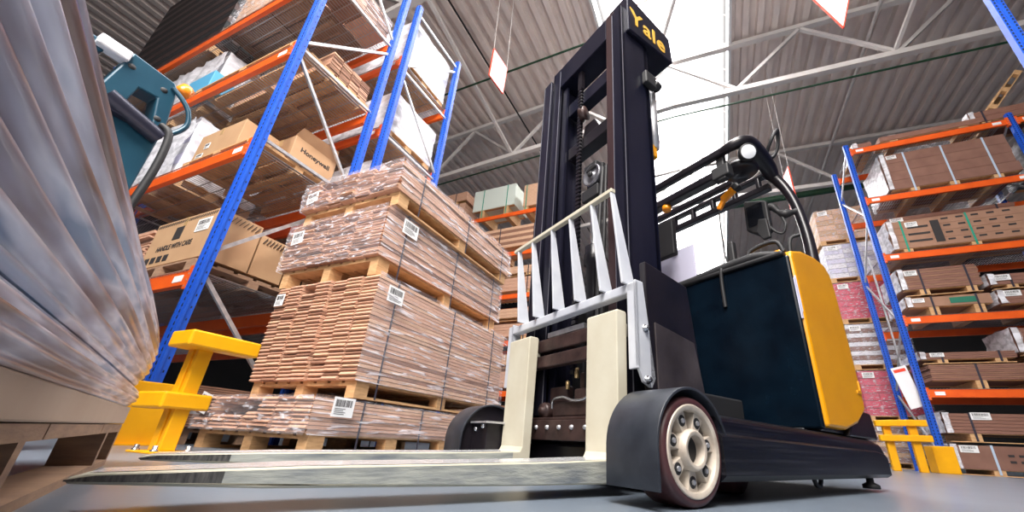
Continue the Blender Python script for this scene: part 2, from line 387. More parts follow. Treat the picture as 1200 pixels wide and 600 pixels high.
for xi, (a, b) in enumerate(zip(xsA[:-1], xsA[1:])):
    for li, lv in enumerate(LV):
        wire_deck(b+.02, a-.14, YA0+.06, YA1-.06, lv-.012, 'wire mesh deck, %s bay of the left corner rack, %s level' % (['end', 'far'][xi], ['lowest', 'second', 'third', 'top'][li]))
for li, lv in enumerate(LV):
    wire_deck(xsA[1]+.02, xsA[0]-.14, YB0+.06, YB1-.06, lv-.012, 'wire mesh deck in the end bay of the rear left rack, %s level' % ['lowest', 'second', 'third', 'top'][li])
for li, lv in enumerate(LC):
    wire_deck(xsC[0]+.02, xsC[1]-.12, YC0+.06, YC1-.06, lv-.012, 'wire mesh deck in the right rack, %s level' % ['lowest', 'second', 'third', 'fourth', 'top'][li])

# ---------------------------------------------------------------- loads
def pallet_mb(x0, x1, y0, y1, z0, h=.14, along='y', jit=0.):
    p = MB(); t = .02; 
    def bx(a0, a1, b0, b1, c0, c1):
        if along == 'y': p.box(b0, b1, a0, a1, c0, c1)
        else: p.box(a0, a1, b0, b1, c0, c1)
    A0, A1, B0, B1 = (y0, y1, x0, x1) if along == 'y' else (x0, x1, y0, y1)
    for i in range(3):                                           # bottom runners along the long side
        b = B0+(B1-B0-.1)*i/2; bx(A0, A1, b, b+.1, z0, z0+t)
    na = max(3, int((A1-A0)/.75)+1)
    for k in range(na):
        a = A0+(A1-A0-.13)*k/(na-1)
        for i in range(3):
            b = B0+(B1-B0-.1)*i/2; bx(a, a+.13, b, b+.1, z0+t, z0+h-2*t)
        bx(a, a+.13, B0, B1, z0+h-2*t, z0+h-t)
    nb = max(4, int((B1-B0)/.16))
    for i in range(nb):
        w_ = (B1-B0)/nb*.8; b = B0+(B1-B0-w_)*i/(nb-1); bx(A0, A1, b, b+w_, z0+h-t, z0+h)
    return p
def barcode(face, c, w, h, parent, tilt=0., name='paper_label', ex=(1,0,0), ey=(0,0,1)):
    ex = Vector(ex).normalized(); ey = Vector(ey).normalized(); nn = ex.cross(ey).normalized(); c = Vector(c)
    ex2 = ex*math.cos(tilt)+ey*math.sin(tilt); ey2 = ey*math.cos(tilt)-ex*math.sin(tilt)
    q = MB()
    def pl(u0, u1, v0, v1, d, mi):
        q.add([c+ex2*u+ey2*v+nn*dd for dd in (0, d) for u, v in ((u0, v0), (u1, v0), (u1, v1), (u0, v1))], [(3,2,1,0),(4,5,6,7),(0,1,5,4),(1,2,6,5),(2,3,7,6),(3,0,4,7)], mi)
    pl(-w/2, w/2, -h/2, h/2, .003, 0)
    rnd = random.Random(int(c.x*1000)+int(c.z*777)); u = -w*.4
    while u < w*.38:
        bw = w*rnd.choice((.012, .02, .03)); pl(u, u+bw, h*.02, h*.38, .0038, 1); u += bw+w*rnd.choice((.015, .03, .02))
    for k in range(4): pl(-w*.4, w*rnd.uniform(0, .4), -h*.1-k*h*.09, -h*.07-k*h*.09, .0038, 1)
    return build(name, q, [M['paper'], M['ink']], parent)
def shell(x0, x1, y0, y1, z0, z1, amp, mt, parent, bottom=False, name='stretch_film', seed=0, n=14):
    q = MB()
    def grid(o, a, b, na, nb, nrm):
        o = Vector(o); a = Vector(a); b = Vector(b); nrm = Vector(nrm); vs = []
        for i in range(na+1):
            for j in range(nb+1):
                p = o+a*i/na+b*j/nb
                d = noise.noise(Vector((p.x*5+seed, p.y*5, p.z*9)))*amp+noise.noise(Vector((p.x*15, p.y*15+seed, p.z*30)))*amp*.5
                vs.append(p+nrm*(d+amp*.6))
        q.add(vs, [(i*(nb+1)+j, i*(nb+1)+j+1, (i+1)*(nb+1)+j+1, (i+1)*(nb+1)+j) for i in range(na) for j in range(nb)], 0, True)
    X, Y, Z = x1-x0, y1-y0, z1-z0
    grid((x0, y0, z0), (X, 0, 0), (0, 0, Z), n, n//2, (0, -1, 0)); grid((x1, y0, z0), (0, Y, 0), (0, 0, Z), n*2, n//2, (1, 0, 0))
    grid((x0, y1, z0), (X, 0, 0), (0, 0, Z), n, n//2, (0, 1, 0)); grid((x0, y0, z0), (0, Y, 0), (0, 0, Z), n, n//2, (-1, 0, 0))
    grid((x0, y0, z1), (X, 0, 0), (0, Y, 0), n, n, (0, 0, 1))
    return build(name, q, mt, parent)
def strap_ring(axis, t, x0, x1, y0, y1, z0, z1, w, mt, parent, th=.004):
    q = MB()
    if axis == 'y':   # strap plane is x-z at y=t
        q.box(x0-th, x0, t, t+w, z0, z1+th); q.box(x1, x1+th, t, t+w, z0, z1+th); q.box(x0, x1, t, t+w, z1, z1+th)
    else:
        q.box(t, t+w, y0-th, y0, z0, z1+th); q.box(t, t+w, y1, y1+th, z0, z1+th); q.box(t, t+w, y0, y1, z1, z1+th)
    return build('strap', q, mt, parent)

def board_stack(label, x0, x1, y0, y1, z0, zp, z1, cols, th, along, mats, cat='board stack', group=None, pal='wood', notch=True, film=None, straps=(), smat='strap', jit=.012, labels=(), per_col=True, gap=.005, name='board_stack', missing=(), sw=.016, famp=.012):
    """boards stacked in columns on a pallet: x/y box, pallet z0..zp, boards zp..z1"""
    root = thing(name, label, cat, ((x0+x1)/2, (y0+y1)/2, z0), group)
    if zp > z0: build('pallet', pallet_mb(x0+.02, x1-.02, y0+.04, y1-.04, z0, zp-z0, along), M[pal], root)
    A0, A1, B0, B1 = (x0, x1, y0, y1) if along == 'y' else (y0, y1, x0, x1)      # A across the boards, B along them
    nl = max(1, round((z1-zp)/th)); tz = (z1-zp)/nl; cw = (A1-A0)/cols
    whole = MB()
    for c in range(cols):
        q = MB() if per_col else whole
        a0 = A0+cw*c; off = random.uniform(-.02, .02)
        for k in range(nl):
            if (c, k) in missing or (c, nl-1-k+1000) in missing: continue
            e0 = random.uniform(-jit, jit)*.7+off; e1 = random.uniform(-jit, jit); s_ = random.uniform(-jit, jit)*.3
            zz0 = zp+k*tz; zz1 = zz0+tz*.86
            if notch:      # bevelled end like stacked overlapping strips
                poly = [(B0+e0, zz0), (B0+e0-.012, zz0+tz*.25), (B0+e0+.004, zz1), (B1+e1, zz1), (B1+e1, zz0)]
            else: poly = [(B0+e0, zz0), (B0+e0, zz1), (B1+e1, zz1), (B1+e1, zz0)]
            fn = (lambda a, b, t: (t, a, b)) if along == 'y' else (lambda a, b, t: (a, t, b))
            tilt = random.uniform(-.004, .004)
            q.prism(poly, fn, a0+gap+s_, a0+cw-gap+s_, random.choice((0, 0, 1, 0, 0, 0, 2, 0, 1)))
        if per_col: build('board_column', q, [M[i] for i in mats], root)
    if not per_col: build('boards', whole, [M[i] for i in mats], root)
    if film: shell(x0-.015, x1+.015, y0-.02, y1+.015, zp-.01, z1+.006, famp, M[film], root, seed=z0*7+x0)
    for t in straps: strap_ring(along, t, x0-.012 if along == 'y' else x0, x1+.012 if along == 'y' else x1, y0-.02, y1+.012, z0, z1+.008, sw, M[smat], root)
    for (c, w_, h_, ti, ex) in labels: barcode(None, c, w_, h_, root, ti, ex=ex)
    return root

BM = ['board', 'board_b', 'board_d']
G1 = 'strapped board stacks piled on pallets in the middle'  # the four piled stacks are scaled down about the camera, bottom kept on floor
board_stack('low film wrapped board stack on floor under the tall pile', -3.999, -2.651, 1.953, 4.325, 0, 0.146, 0.395, 7, .028, 'y', BM, group=G1, film='film', straps=(2.372, 3.069, 3.813),
    missing=[(1, 1000+k) for k in range(1, 5)]+[(2, 1000+k) for k in range(1, 5)]+[(3, 1001), (3, 1002), (3, 1003)], jit=.02, famp=.02,
    labels=[((-3.897, 1.911, 0.337), 0.158, 0.149, -.25, (1, 0, 0)), ((-2.613, 2.167, 0.337), 0.186, 0.140, 0, (0, 1, 0))])
board_stack('tallest strapped board stack, second from floor, neat square ends facing left', -3.971, -2.632, 2.223, 4.464, 0.42, 0.555, 1.476, 7, .034, 'y', BM, group=G1, film=None, straps=(2.437, 3.301, 4.139),
    missing=[(2, 1000+k) for k in (1, 2)], labels=[((-3.869, 2.195, 1.332), 0.121, 0.121, 0, (1, 0, 0)), ((-2.604, 2.418, 1.332), 0.186, 0.149, 0, (0, 1, 0))], jit=.012)
board_stack('strapped board stack, third from floor, wrapped in film with a label at top corner', -4.092, -2.725, 2.223, 4.371, 1.499, 1.685, 2.22, 7, .034, 'y', BM, group=G1, film='film', straps=(2.474, 3.301, 4.139),
    missing=[(4, 1000+k) for k in (1, 2)], labels=[((-3.925, 2.195, 2.039), 0.167, 0.149, .1, (1, 0, 0)), ((-2.697, 2.511, 2.094), 0.205, 0.158, 0, (0, 1, 0))], jit=.022)
board_stack('topmost film wrapped board stack of the middle pile', -4.055, -2.66, 2.223, 4.418, 2.243, 2.392, 2.736, 7, .033, 'y', BM, group=G1, film='film', straps=(2.511, 3.348, 4.185),
    missing=[(0, 1001), (1, 1001), (2, 1001), (1, 1002)], labels=[((-3.906, 2.195, 2.541), 0.167, 0.140, .15, (1, 0, 0))], jit=.03, famp=.03)
# film sheen over the two unwrapped faces of the tall stack
# (its long right side is wrapped, its square ends are bare)
def side_film(x, y0, y1, z0, z1, parent, seed=0):
    q = MB(); na, nb = 40, 16; vs = []
    for i in range(na+1):
        for j in range(nb+1):
            y = y0+(y1-y0)*i/na; z = z0+(z1-z0)*j/nb
            vs.append((x+.012+noise.noise(Vector((seed, y*4, z*9)))*.016, y, z))
    q.add(vs, [(i*(nb+1)+j, i*(nb+1)+j+1, (i+1)*(nb+1)+j+1, (i+1)*(nb+1)+j) for i in range(na) for j in range(nb)], 0, True)
    build('stretch_film', q, M['film'], parent)
tall = [o for o in bpy.data.objects if o.get('label', '').startswith('tallest')][0]
side_film(-2.618, 2.2, 4.49, .545, 1.49, tall, 3)
o = MB(); 
for k in range(18): o.box(-5.9+random.uniform(-.02, .02), -4.35, 2.0+random.uniform(-.02, .02), 2.66, .145+k*.02, .16+k*.02)
r_ = thing('board_stack', 'low board stack behind the left barrier legs, beside the wrapped floor stack', 'board stack', (-5.1, 2.3, 0), G1)
build('boards', o, M['board_d'], r_); build('pallet', pallet_mb(-5.85, -4.4, 2.03, 2.64, 0, .14, 'x'), M['wood_d'], r_)

# --- cartons
def carton(label, x0, x1, y0, y1, z0, z1, mt='carton', name='carton', tape=True, group=None, cat='box', marks=None):
    root = thing(name, label, cat, ((x0+x1)/2, (y0+y1)/2, z0), group)
    q = MB().box(x0, x1, y0, y1, z0, z1)
    if marks: q.add(marks.v, marks.f, 1)
    build('box_body', q, [M[mt], M['ink']], root, bevel=0 if marks else .006)
    if tape:
        q = MB(); xm = (x0+x1)/2; q.box(xm-.03, xm+.03, y0-.002, y1+.002, z1, z1+.002); q.box(xm-.03, xm+.03, y0-.0025, y0, z1-.1, z1+.001); build('tape', q, mat('parcel_tape', (.5, .33, .16), .25) if 'parcel_tape' not in bpy.data.materials else bpy.data.materials['parcel_tape'], root)
    return root
def pallet(label, x0, x1, y0, y1, z0, mt='wood', along='x', group='empty looking pallets under loads', h=.13):
    return tag(build('pallet', pallet_mb(x0, x1, y0, y1, z0, h, along), M[mt]), label, 'pallet', group)

# level 1 of the corner rack
pallet('wooden pallet under the handle with care carton', -5.58, -4.344, 1.632, 2.7, 1.468, 'wood_d')
q = MB(); q.box(-5.04, -4.9, 1.652, 1.6562, 1.91, 2.06)
for k in range(4): q.box(-5.4+k*.12, -5.32+k*.12, 1.652, 1.6562, 1.67, 1.74)
for k in range(30): q.bar((-5.44+k*.036, 1.6545, 2.11), (-5.425+k*.036, 1.6545, 2.145), .013, .004, (0, 1, 0))
for k in range(9): q.bar((-4.343, 1.70+k*.038, 2.07), (-4.343, 1.735+k*.038, 2.14), .004, .018, (1, 0, 0))
c = carton('large brown carton marked handle with care on the lowest left shelf', -5.472, -4.344, 1.656, 2.064, 1.63, 2.164, marks=q)
text_mesh('printed_text', 'HANDLE WITH CARE', 0.084, M['ink'], c, frame((-4.944, 1.654, 1.828), (1, 0, 0), (0, 0, 1)), .001, .002, sx=.8)
barcode(None, (-4.536, 1.654, 2.008), 0.240, 0.144, c)
q = MB()
for k in range(8): q.bar((-4.343, 2.11+k*.036, 2.0), (-4.343, 2.14+k*.036, 2.07), .004, .018, (1, 0, 0))
c = carton('brown carton with zigzag printed top edge behind the corner rack post', -5.472, -4.344, 2.082, 2.4, 1.63, 2.092, marks=q)
carton('plain brown carton at the far end of the lowest left shelf', -5.28, -4.344, 2.424, 2.7, 1.63, 2.032)
root = thing('sheet_stack', 'pile of loose brown cardboard sheets left of the handle with care carton', 'sheet stack', (-6.5, 2.15, 1.468))
for (z0, z1, off) in ((1.4, 1.95, 0),):
    q = MB()
    for k in range(26): q.box(-7.4+random.uniform(-.03, .03), -5.62+random.uniform(-.03, .03), 1.68+random.uniform(-.03, .03), 2.64, 1.468+k*.027, 1.488+k*.027)
    build('sheets', q, [M['board']], root)

# level 2
pallet('wooden pallet on the second left shelf beneath the taped carton', -5.7, -4.32, 1.656, 2.7, 2.956)
c = carton('brown carton with white stickers on the second left shelf', -5.7, -4.8, 1.704, 2.34, 3.118, 3.544)
barcode(None, (-5.460, 1.702, 3.328), 0.108, 0.084, c); barcode(None, (-5.544, 1.702, 3.184), 0.144, 0.084, c)
c = carton('small carton printed with a maker name behind the corner post braces', -4.8, -4.272, 2.0, 2.54, 3.09, 3.39)
text_mesh('printed_text', 'Honeywell', 0.088, M['ink'], c, frame((-4.270, 2.28, 3.25), (0, 1, 0), (0, 0, 1)), .001, .002)
q = MB(); q.add([(-4.272, 2.568, 3.448), (-4.272, 2.02, 3.448), (-4.2, 2.04, 3.54), (-4.18, 2.5, 3.56), (-4.276, 2.568, 3.442), (-4.276, 2.02, 3.442)], [(0,1,2,3),(4,5,2,3)]); q.v = [v+Vector((0, -.03, -.06)) for v in q.v]; build('flap', q, M['carton'], c)
def wrapped(label, x0, x1, y0, y1, z0, z1, mt='white', amp=.03, seed=0, bands=None, cat='wrapped load', pal=True, fm='film_w', name='wrapped_load', inner=True, group=None, film=True):
    root = thing(name, label, cat, ((x0+x1)/2, (y0+y1)/2, z0), group)
    zz = z0
    if pal: build('pallet', pallet_mb(x0, x1, y0, y1, z0, .14, 'y'), M['wood'], root); zz = z0+.14
    if inner:
        q = MB(); n_ = max(2, int((z1-zz)/.16)); t = (z1-zz)/n_
        for k in range(n_):
            for i in range(3):
                w_ = (y1-y0)/3; q.box(x0+.02, x1-.02, y0+.02+w_*i, y0+w_*(i+1)-.004, zz+k*t, zz+(k+1)*t-.008, (k+i) % 2 if bands else 0)
        build('packs', q, [M[mt], M[bands or mt]], root)
    if film: shell(x0, x1, y0, y1, zz-.02, z1, amp, M[fm], root, seed=seed, n=18)
    return root
wrapped('shrink wrapped bags printed red and blue on the second left shelf', -7.38, -6.06, 1.704, 2.64, 2.956, 3.988, 'white', .04, 2, 'lav')
# level 3
wrapped('film wrapped white packs with a light blue box on the third left shelf', -8.28, -6.6, 1.8, 2.64, 4.444, 5.668, 'white', .05, 5, None)
carton('light blue and white box leaning on the wrapped packs, third left shelf', -6.9, -6.24, 1.656, 1.92, 4.624, 4.948, 'blue_pack', tape=False)
pallet('wooden pallet lying on the third left shelf next to the wrapped packs', -6.42, -4.27, 1.632, 2.7, 4.444)
pallet('wooden pallet high on the top left shelf', -6.72, -4.8, 1.632, 2.7, 5.932, 'wood_d')
wrapped('brown sacks wrapped in film standing on the top left pallet', -6.72, -4.92, 1.68, 2.64, 6.088, 6.928, 'board_b', .05, 9, None, pal=False, fm='film')
for lb, x0, x1, y0, y1, z0, z1 in (('tall dark filler block for shade, high on far left of the corner rack', -11.05, -7.2, 1.72, 2.66, 5.932, 9.3), ('dark filler block for shade on the rear left rack, topmost', -11.0, -7.0, 3.1, 4.1, 5.932, 8.9), ('dark filler block for shade on third level of the rear left rack', -9.1, -6.8, 3.1, 4.1, 4.444, 5.7), ('dark filler block for shade at the far left of the third shelf', -9.1, -8.35, 1.8, 2.66, 4.444, 5.7)):
    wrapped(lb, x0, x1, y0, y1, z0, z1, 'brown_black', .01, x0+z0, 'matte_black', fm='film', name='dark_filler_load', film=False)  # dark blocks added where roof and rack depths lie in shade
# long sheets projecting in the end bay, seen from below
GL = 'sheet stacks in the end bays of the left racks'
for (lb, x0, x1, y0, y1, z0, z1, wr) in (
    ('brown sheet stack on the third shelf of the corner rack, behind its end frame', -6.4, -4.27, 2.05, 2.66, 4.585, 4.9, None),
    ('flat brown sheet stack on the top shelf of the corner rack', -4.7, -4.27, 1.8, 2.66, 5.932, 6.35, 'film'),
    ):
    board_stack(lb, x0, x1, y0, y1, z0, z0, z1, 4, .03, 'x', ['board_d', 'board', 'board_b'], group=GL, per_col=False, film=wr, notch=False, cat='sheet stack', name='sheet_stack')
GW = 'white wrapped loads in the rear left rack'
wrapped('white film wrapped load on second shelf of the rear left rack', -6.72, -4.29, 3.09, 4.08, 2.956, 3.928, 'white', .02, 11, 'greenish', group=GW)
wrapped('white film wrapped load on third shelf of the rear left rack', -6.72, -4.29, 3.09, 4.08, 4.444, 5.308, 'white', .02, 12, 'board_b', group=GW)
wrapped('white film wrapped load on top shelf of the rear left rack', -6.72, -4.29, 3.09, 4.08, 5.932, 7.048, 'white', .02, 13, None, group=GW)
wrapped('brown and white wrapped load on the lowest shelf of the rear left rack', -6.72, -4.29, 3.09, 4.08, 1.468, 2.488, 'board_b', .02, 15, None, group=GW)

# ---------------------------------------------------------------- right rack goods
def bundle(label, x0, x1, y0, y1, z0, zp, z1, nl, mt='carton_dark', straps=(), smat='strap_b', endfilm=True, marks=None, lab=None, cat='bundle', name='carton_bundle', group='long bundles in the right rack', nr=1):
    root = thing(name, label, cat, ((x0+x1)/2, (y0+y1)/2, z0), group)
    if zp > z0:
        p = MB(); n_ = max(2, len(straps))
        pos = [s_-.06 for s_ in straps] if straps else [x0+.2, x1-.4]
        for s_ in pos: p.box(s_, s_+.16, y0+.01, y1, z0, zp-.01)
        p.box(x0+.02, x1-.02, y0+.02, y0+.12, zp-.012, zp); p.box(x0+.02, x1-.02, y1-.12, y1-.02, zp-.012, zp)
        p.box(x0+.02, x1-.02, y0+.02, y0+.12, z0, z0+.015)
        build('pallet', p, M['wood'], root)
    t = (z1-zp)/nl; q = MB()
    for k in range(nl):
        j = random.uniform(-.012, .012)
        for r in range(nr): q.box(x0+j, x1+j*1.5, y0+(y1-y0)*r/nr, y0+(y1-y0)*(r+1)/nr-.004, zp+k*t, zp+(k+1)*t-.006, (k % 2) if nl > 6 else 0)
    for (a, b, c_, d) in (marks or []): q.box(a, b, y0-.004, y0-.0005, c_, d, 2)
    build('cartons', q, [M[mt], M['board_d'], M['ink']], root)
    for s_ in straps: strap_ring('x', s_, x0, x1, y0-.006, y1, z0+.02, z1+.002, .035, M[smat], root)
    if endfilm: shell(x0-.03, x0+.06, y0-.01, y1+.01, zp, z1+.01, .03, M['film_w'], root, seed=x0+z0, n=10)
    if lab: barcode(None, (lab[0], y0-.008, lab[1]), lab[2], lab[3], root)
    return root
bundle('tall brown bundle with three pale blue straps on the fourth shelf of the right rack', 4.3, 6.55, 9.84, 10.9, 5.89, 6.07, 7.07, 4, straps=(4.72, 5.42, 6.15), lab=(4.5, 6.98, .2, .1))  # right and middle rack load positions taken from image pixels at the rack front
bundle('brown carton bundle with black marks and green straps, third shelf of the right rack', 4.02, 6.5, 9.84, 10.8, 4.39, 4.53, 5.22, 4, 'carton_rr', (4.22, 5.35), 'strap_g',
       marks=[(4.75, 4.9, 4.6, 5.14)]+[(4.95+i*.25, 5.07+i*.25, 4.62+j*.17, 4.66+j*.17) for i in range(5) for j in range(4)]+[(4.3+j*.02, 4.7, 4.66+j*.17, 4.71+j*.17) for j in range(3)], lab=(4.42, 5.1, .22, .12))
bundle('thin plank bundle resting on the green strapped cartons', 4.2, 6.4, 10.2, 10.75, 5.26, 5.35, 5.52, 2, 'board_r', (4.25, 6.1), 'strap', endfilm=False, lab=(4.35, 5.44, .25, .1))
bundle('brown board bundle upper of two on the second shelf of the right rack', 3.93, 5.2, 9.84, 10.8, 3.42, 3.56, 4.02, 9, 'board_r', (4.25, 5.0), 'strap', lab=(4.12, 3.93, .22, .12))
bundle('flat carton with green print on the second shelf of the right rack', 3.92, 5.24, 9.84, 10.8, 2.94, 3.16, 3.37, 1, 'carton_rr', (4.3, 5.0), 'strap', lab=(4.1, 3.3, .2, .09))
q = MB(); q.box(4.6, 5.0, 9.832, 9.838, 3.2, 3.32); 
_o = [o for o in bpy.data.objects if o.get('label', '').startswith('flat carton with green')][0]; build('green_print', q, M['ink_green'], _o)
bundle('short board bundle at the right frame edge, second shelf, upper one', 5.32, 6.5, 9.84, 10.8, 3.43, 3.52, 3.74, 3, 'board_r', (5.6,), 'strap', lab=(5.5, 3.66, .25, .12))
bundle('short board bundle at the right frame edge, second shelf, lower one', 5.36, 6.5, 9.84, 10.8, 2.94, 3.12, 3.38, 3, 'board_r', (5.8,), 'strap', lab=(5.55, 3.32, .25, .12))
bundle('thin board bundle topmost on the lowest shelf of the right rack', 3.86, 5.25, 9.84, 10.8, 1.98, 2.07, 2.2, 4, 'board_r', (4.15, 5.0), 'strap', lab=(4.1, 2.15, .22, .08))
bundle('loose brown sheet bundle lying on the lowest shelf of the right rack', 3.92, 6.3, 9.84, 10.8, 1.48, 1.66, 1.96, 8, 'board_r', (4.6, 5.5), 'strap', endfilm=False)
bundle('film wrapped bundle at the right frame edge on the lowest shelf', 5.33, 6.4, 9.84, 10.7, 2.1, 2.16, 2.62, 5, 'board_r', (), 'strap')
bundle('brown board bundle with white label on the floor of the right rack, upper one', 3.9, 6.2, 9.84, 10.8, .545, .7, 1.05, 6, 'board_r', (4.25,), 'strap', lab=(4.42, 1.0, .28, .13))
bundle('printed carton bundle on the floor of the right rack, lower one', 3.87, 6.2, 9.84, 10.8, 0, .1, .5, 1, 'carton_dark', (4.4,), 'strap_b', lab=(4.1, .43, .26, .12), marks=[(4.6+i*.14, 4.68+i*.14, .22+j*.1, .26+j*.1) for i in range(9) for j in range(2)])
bundle('long plank on the top shelf of the right rack', 4.4, 6.3, 9.84, 10.3, 7.36, 7.5, 7.64, 1, 'board_r', (), endfilm=False)
bundle('small wrapped bundle at the left end of the top right shelf', 3.9, 4.25, 9.9, 10.8, 7.36, 7.42, 7.62, 2, 'board_r', ())
bundle('pallet of wrapped sacks near the top right blue post', 6.2, 7.3, 9.9, 10.7, 7.36, 7.55, 7.85, 2, 'board_r', (6.4,), 'strap')
q = pallet_mb(0, 1.2, 0, .9, 0, .14, 'x'); mm_ = Matrix.Translation((6.75, 10.0, 7.9)) @ Matrix.Rotation(R(-52), 4, 'Y'); q.v = [mm_ @ v for v in q.v]
tag(build('pallet', q, M['wood']), 'wooden pallet leaning on its edge above the top right rack shelf', 'pallet')
bundle('dark teal wrapped bundle beyond the blue strapped one on the fourth right shelf', 6.9, 8.2, 9.84, 10.9, 5.89, 6.1, 6.95, 5, 'teal', (), endfilm=True)

# pallets stacked behind the right rack end
GP = 'pallets of packs stacked in a column behind the right rack'
def pack_pallet(label, x0, x1, y0, y1, z0, z1, mt, mt2, rows, cols, lab=True, film=True):
    root = thing('pack_pallet', label, 'pallet load', ((x0+x1)/2, (y0+y1)/2, z0), GP)
    build('pallet', pallet_mb(x0, x1, y0, y1, z0, .14, 'x'), M['wood'], root)
    t = (z1-z0-.14)/rows; q = MB()
    for k in range(rows):
        for i in range(cols):
            w_ = (x1-x0)/cols
            for j in range(2):
                q.box(x0+w_*i+.004, x0+w_*(i+1)-.004, y0+(y1-y0)/2*j+.004, y0+(y1-y0)/2*(j+1)-.004, z0+.14+k*t, z0+.14+(k+1)*t-.012, (i+k+j) % 2)
    build('packs', q, [M[mt], M[mt2]], root)
    strap_ring('x', (x0+x1)/2, x0, x1, y0-.005, y1, z0, z1, .03, M['strap'], root)
    if film: shell(x0-.01, x1+.01, y0-.01, y1+.01, z0+.13, z1, .012, M['film'], root, seed=z0)
    if lab: barcode(None, (x0+.2, y0-.02, z1-.12), .25, .14, root)
for k, (z0, z1, a, b, r_, c_, lb) in enumerate((
    (0, 1.02, 'carton_dark', 'carton', 8, 2, 'brown packs on the floor pallet behind the small right barrier'),
    (1.04, 2.28, 'pink', 'pink', 6, 4, 'crimson packs on a pallet, lower of the two crimson ones'),
    (2.30, 3.52, 'white', 'carton_dark', 9, 2, 'white and dark zebra striped packs between the two crimson pallets'),
    (3.54, 4.74, 'pink', 'pink', 6, 4, 'crimson packs on a pallet, upper of the two crimson ones'),
    (4.76, 5.95, 'white', 'lav', 7, 3, 'white wrapped packs under the topmost brown ones'),
    (5.97, 7.15, 'board_b', 'carton', 6, 3, 'brown packs topmost in the column behind the right rack'))):
    pack_pallet(lb, 3.42-.02*k, 4.7, 12.2, 13.3, z0, z1, a, b, r_, c_)

# middle rack goods
GM = 'loads in the far middle rack'
def mload(label, x0, x1, z0, zp, z1, mt, nl, straps=(), sm_='strap_g', y0=9.84, y1=10.85, endfilm=True):
    return bundle(label, x0, x1, y0, y1, z0, zp, z1, nl, mt, straps, sm_, endfilm=False, group=GM, name='rack_load', cat='rack load')
mload('pale green and white crate with green straps on the far top shelf', -7.7, -5.95, 7.53, 7.95, 8.85, 'greenish', 1, (-7.3, -6.3))
mload('beige crate on the far top shelf next to the mast', -5.6, -4.2, 7.53, 7.75, 8.65, 'board_b', 1, (-5.5,))
mload('brown planks on the far top shelf left of the green crate, upper', -9.4, -8.1, 8.5, 8.62, 9.0, 'board', 3, (-8.6,), 'strap')
mload('wrapped brown planks on the far top shelf left of the green crate, lower', -9.4, -8.1, 7.53, 7.65, 8.48, 'board', 5, (-9.0, -8.4), 'strap')
mload('long pale board pile on the far fourth shelf', -7.4, -4.45, 5.96, 6.22, 7.0, 'board_b', 7, (-6.4, -5.1), 'strap')
mload('board pile on the far third shelf, upper', -7.4, -4.45, 5.1, 5.2, 5.45, 'board_b', 3, (-5.2,), 'strap')
mload('board pile on the far third shelf, lower', -7.4, -4.45, 4.44, 4.6, 5.05, 'board', 4, (-5.2,), 'strap')
mload('orange brown board pile on the far second shelf, upper', -7.4, -4.45, 3.6, 3.7, 4.0, 'board_b', 3, (-5.2,), 'strap')
mload('orange brown board pile on the far second shelf, lower', -7.4, -4.45, 2.94, 3.1, 3.5, 'board', 4, (-5.2,), 'strap')
mload('board pile on the far lowest shelf, upper', -7.4, -4.45, 2.15, 2.25, 2.55, 'board_b', 3, (-5.2,), 'strap')
mload('board pile on the far lowest shelf, lower', -7.4, -4.45, 1.48, 1.6, 2.05, 'board', 4, (-5.2,), 'strap')
mload('board pile on the floor of the far rack', -7.4, -4.45, 0, .14, 1.1, 'board', 8, (-5.2,), 'strap')

# ---------------------------------------------------------------- barriers
def barrier(label, cx, cy_, h, sx, lx, ly):
    """two rails in an L on one twin post"""
    root = thing('rack_guard', label, 'barrier', (cx, cy_, 0), 'yellow rack guards')
    build('post', MB().box(cx-.07, cx-.01, cy_-.04, cy_+.04, .012, h-.05).box(cx+.015, cx+.055, cy_-.04, cy_+.04, .012, h-.05).box(cx-.015, cx+.02, cy_-.02, cy_+.02, .012, h-.05), M['guard_yellow'], root, bevel=.006)
    build('base_plate', MB().box(cx-.13, cx+.13, cy_-.11, cy_+.11, 0, .012), M['guard_yellow'], root, bevel=.003)
    for dx in (-.1, .1):
        for dy in (-.08, .08): build('bolt', MB().lathe((cx+dx, cy_+dy, .012), (0, 0, 1), [(0, .03), (.013, .03), (.013, .01), (.02, .008), (.02, 0)], 8), M['steel'], root)
    return root
gl_ = barrier('large yellow rack guard in front of the left rack corner post', -3.08, 1.39, .70, 1, 0, 0)
# rails: short leg along -X, long leg along +Y, mitred together
def L_rail(cx, cy_, z0, z1, lx, ly, w, root):
    poly = [(cx, cy_), (cx-lx, cy_), (cx-lx, cy_+w), (cx-w, cy_+w), (cx-w, cy_+ly), (cx, cy_+ly)]
    build('rail', MB().prism(poly, lambda a, b, t: (a, b, t), z0, z1), M['guard_yellow'], root, bevel=.012)
L_rail(-2.93, 1.24, .61, .71, .235, .41, .12, gl_)
L_rail(-3.0, 1.26, .245, .34, .33, .25, .12, gl_)
root = thing('post_protector', 'yellow post protector at the foot of the left corner rack post', 'post protector', (-4.1, 1.56, 0), 'yellow post protectors')
build('shell', MB().prism([(-4.40, 1.48), (-4.09, 1.48), (-4.09, 1.78), (-4.105, 1.78), (-4.105, 1.50), (-4.40, 1.50)], lambda a, b, t: (a, b, t), 0, .46), M['guard_yellow'], root, bevel=.008)
build('base_plate', MB().prism([(-4.44, 1.44), (-4.05, 1.44), (-4.05, 1.82), (-4.09, 1.82), (-4.09, 1.48), (-4.44, 1.48)], lambda a, b, t: (a, b, t), 0, .01), M['guard_yellow'], root)
gr = thing('rack_guard', 'small yellow two post rack guard in front of the right rack corner', 'barrier', (3.1, 9.4, 0), 'yellow rack guards')
for xx, yy in ((2.88, 9.55), (3.2, 9.35)):
    build('post', MB().box(xx-.06, xx+.06, yy-.05, yy+.05, 0, .8), M['guard_yellow'], gr, bevel=.01)
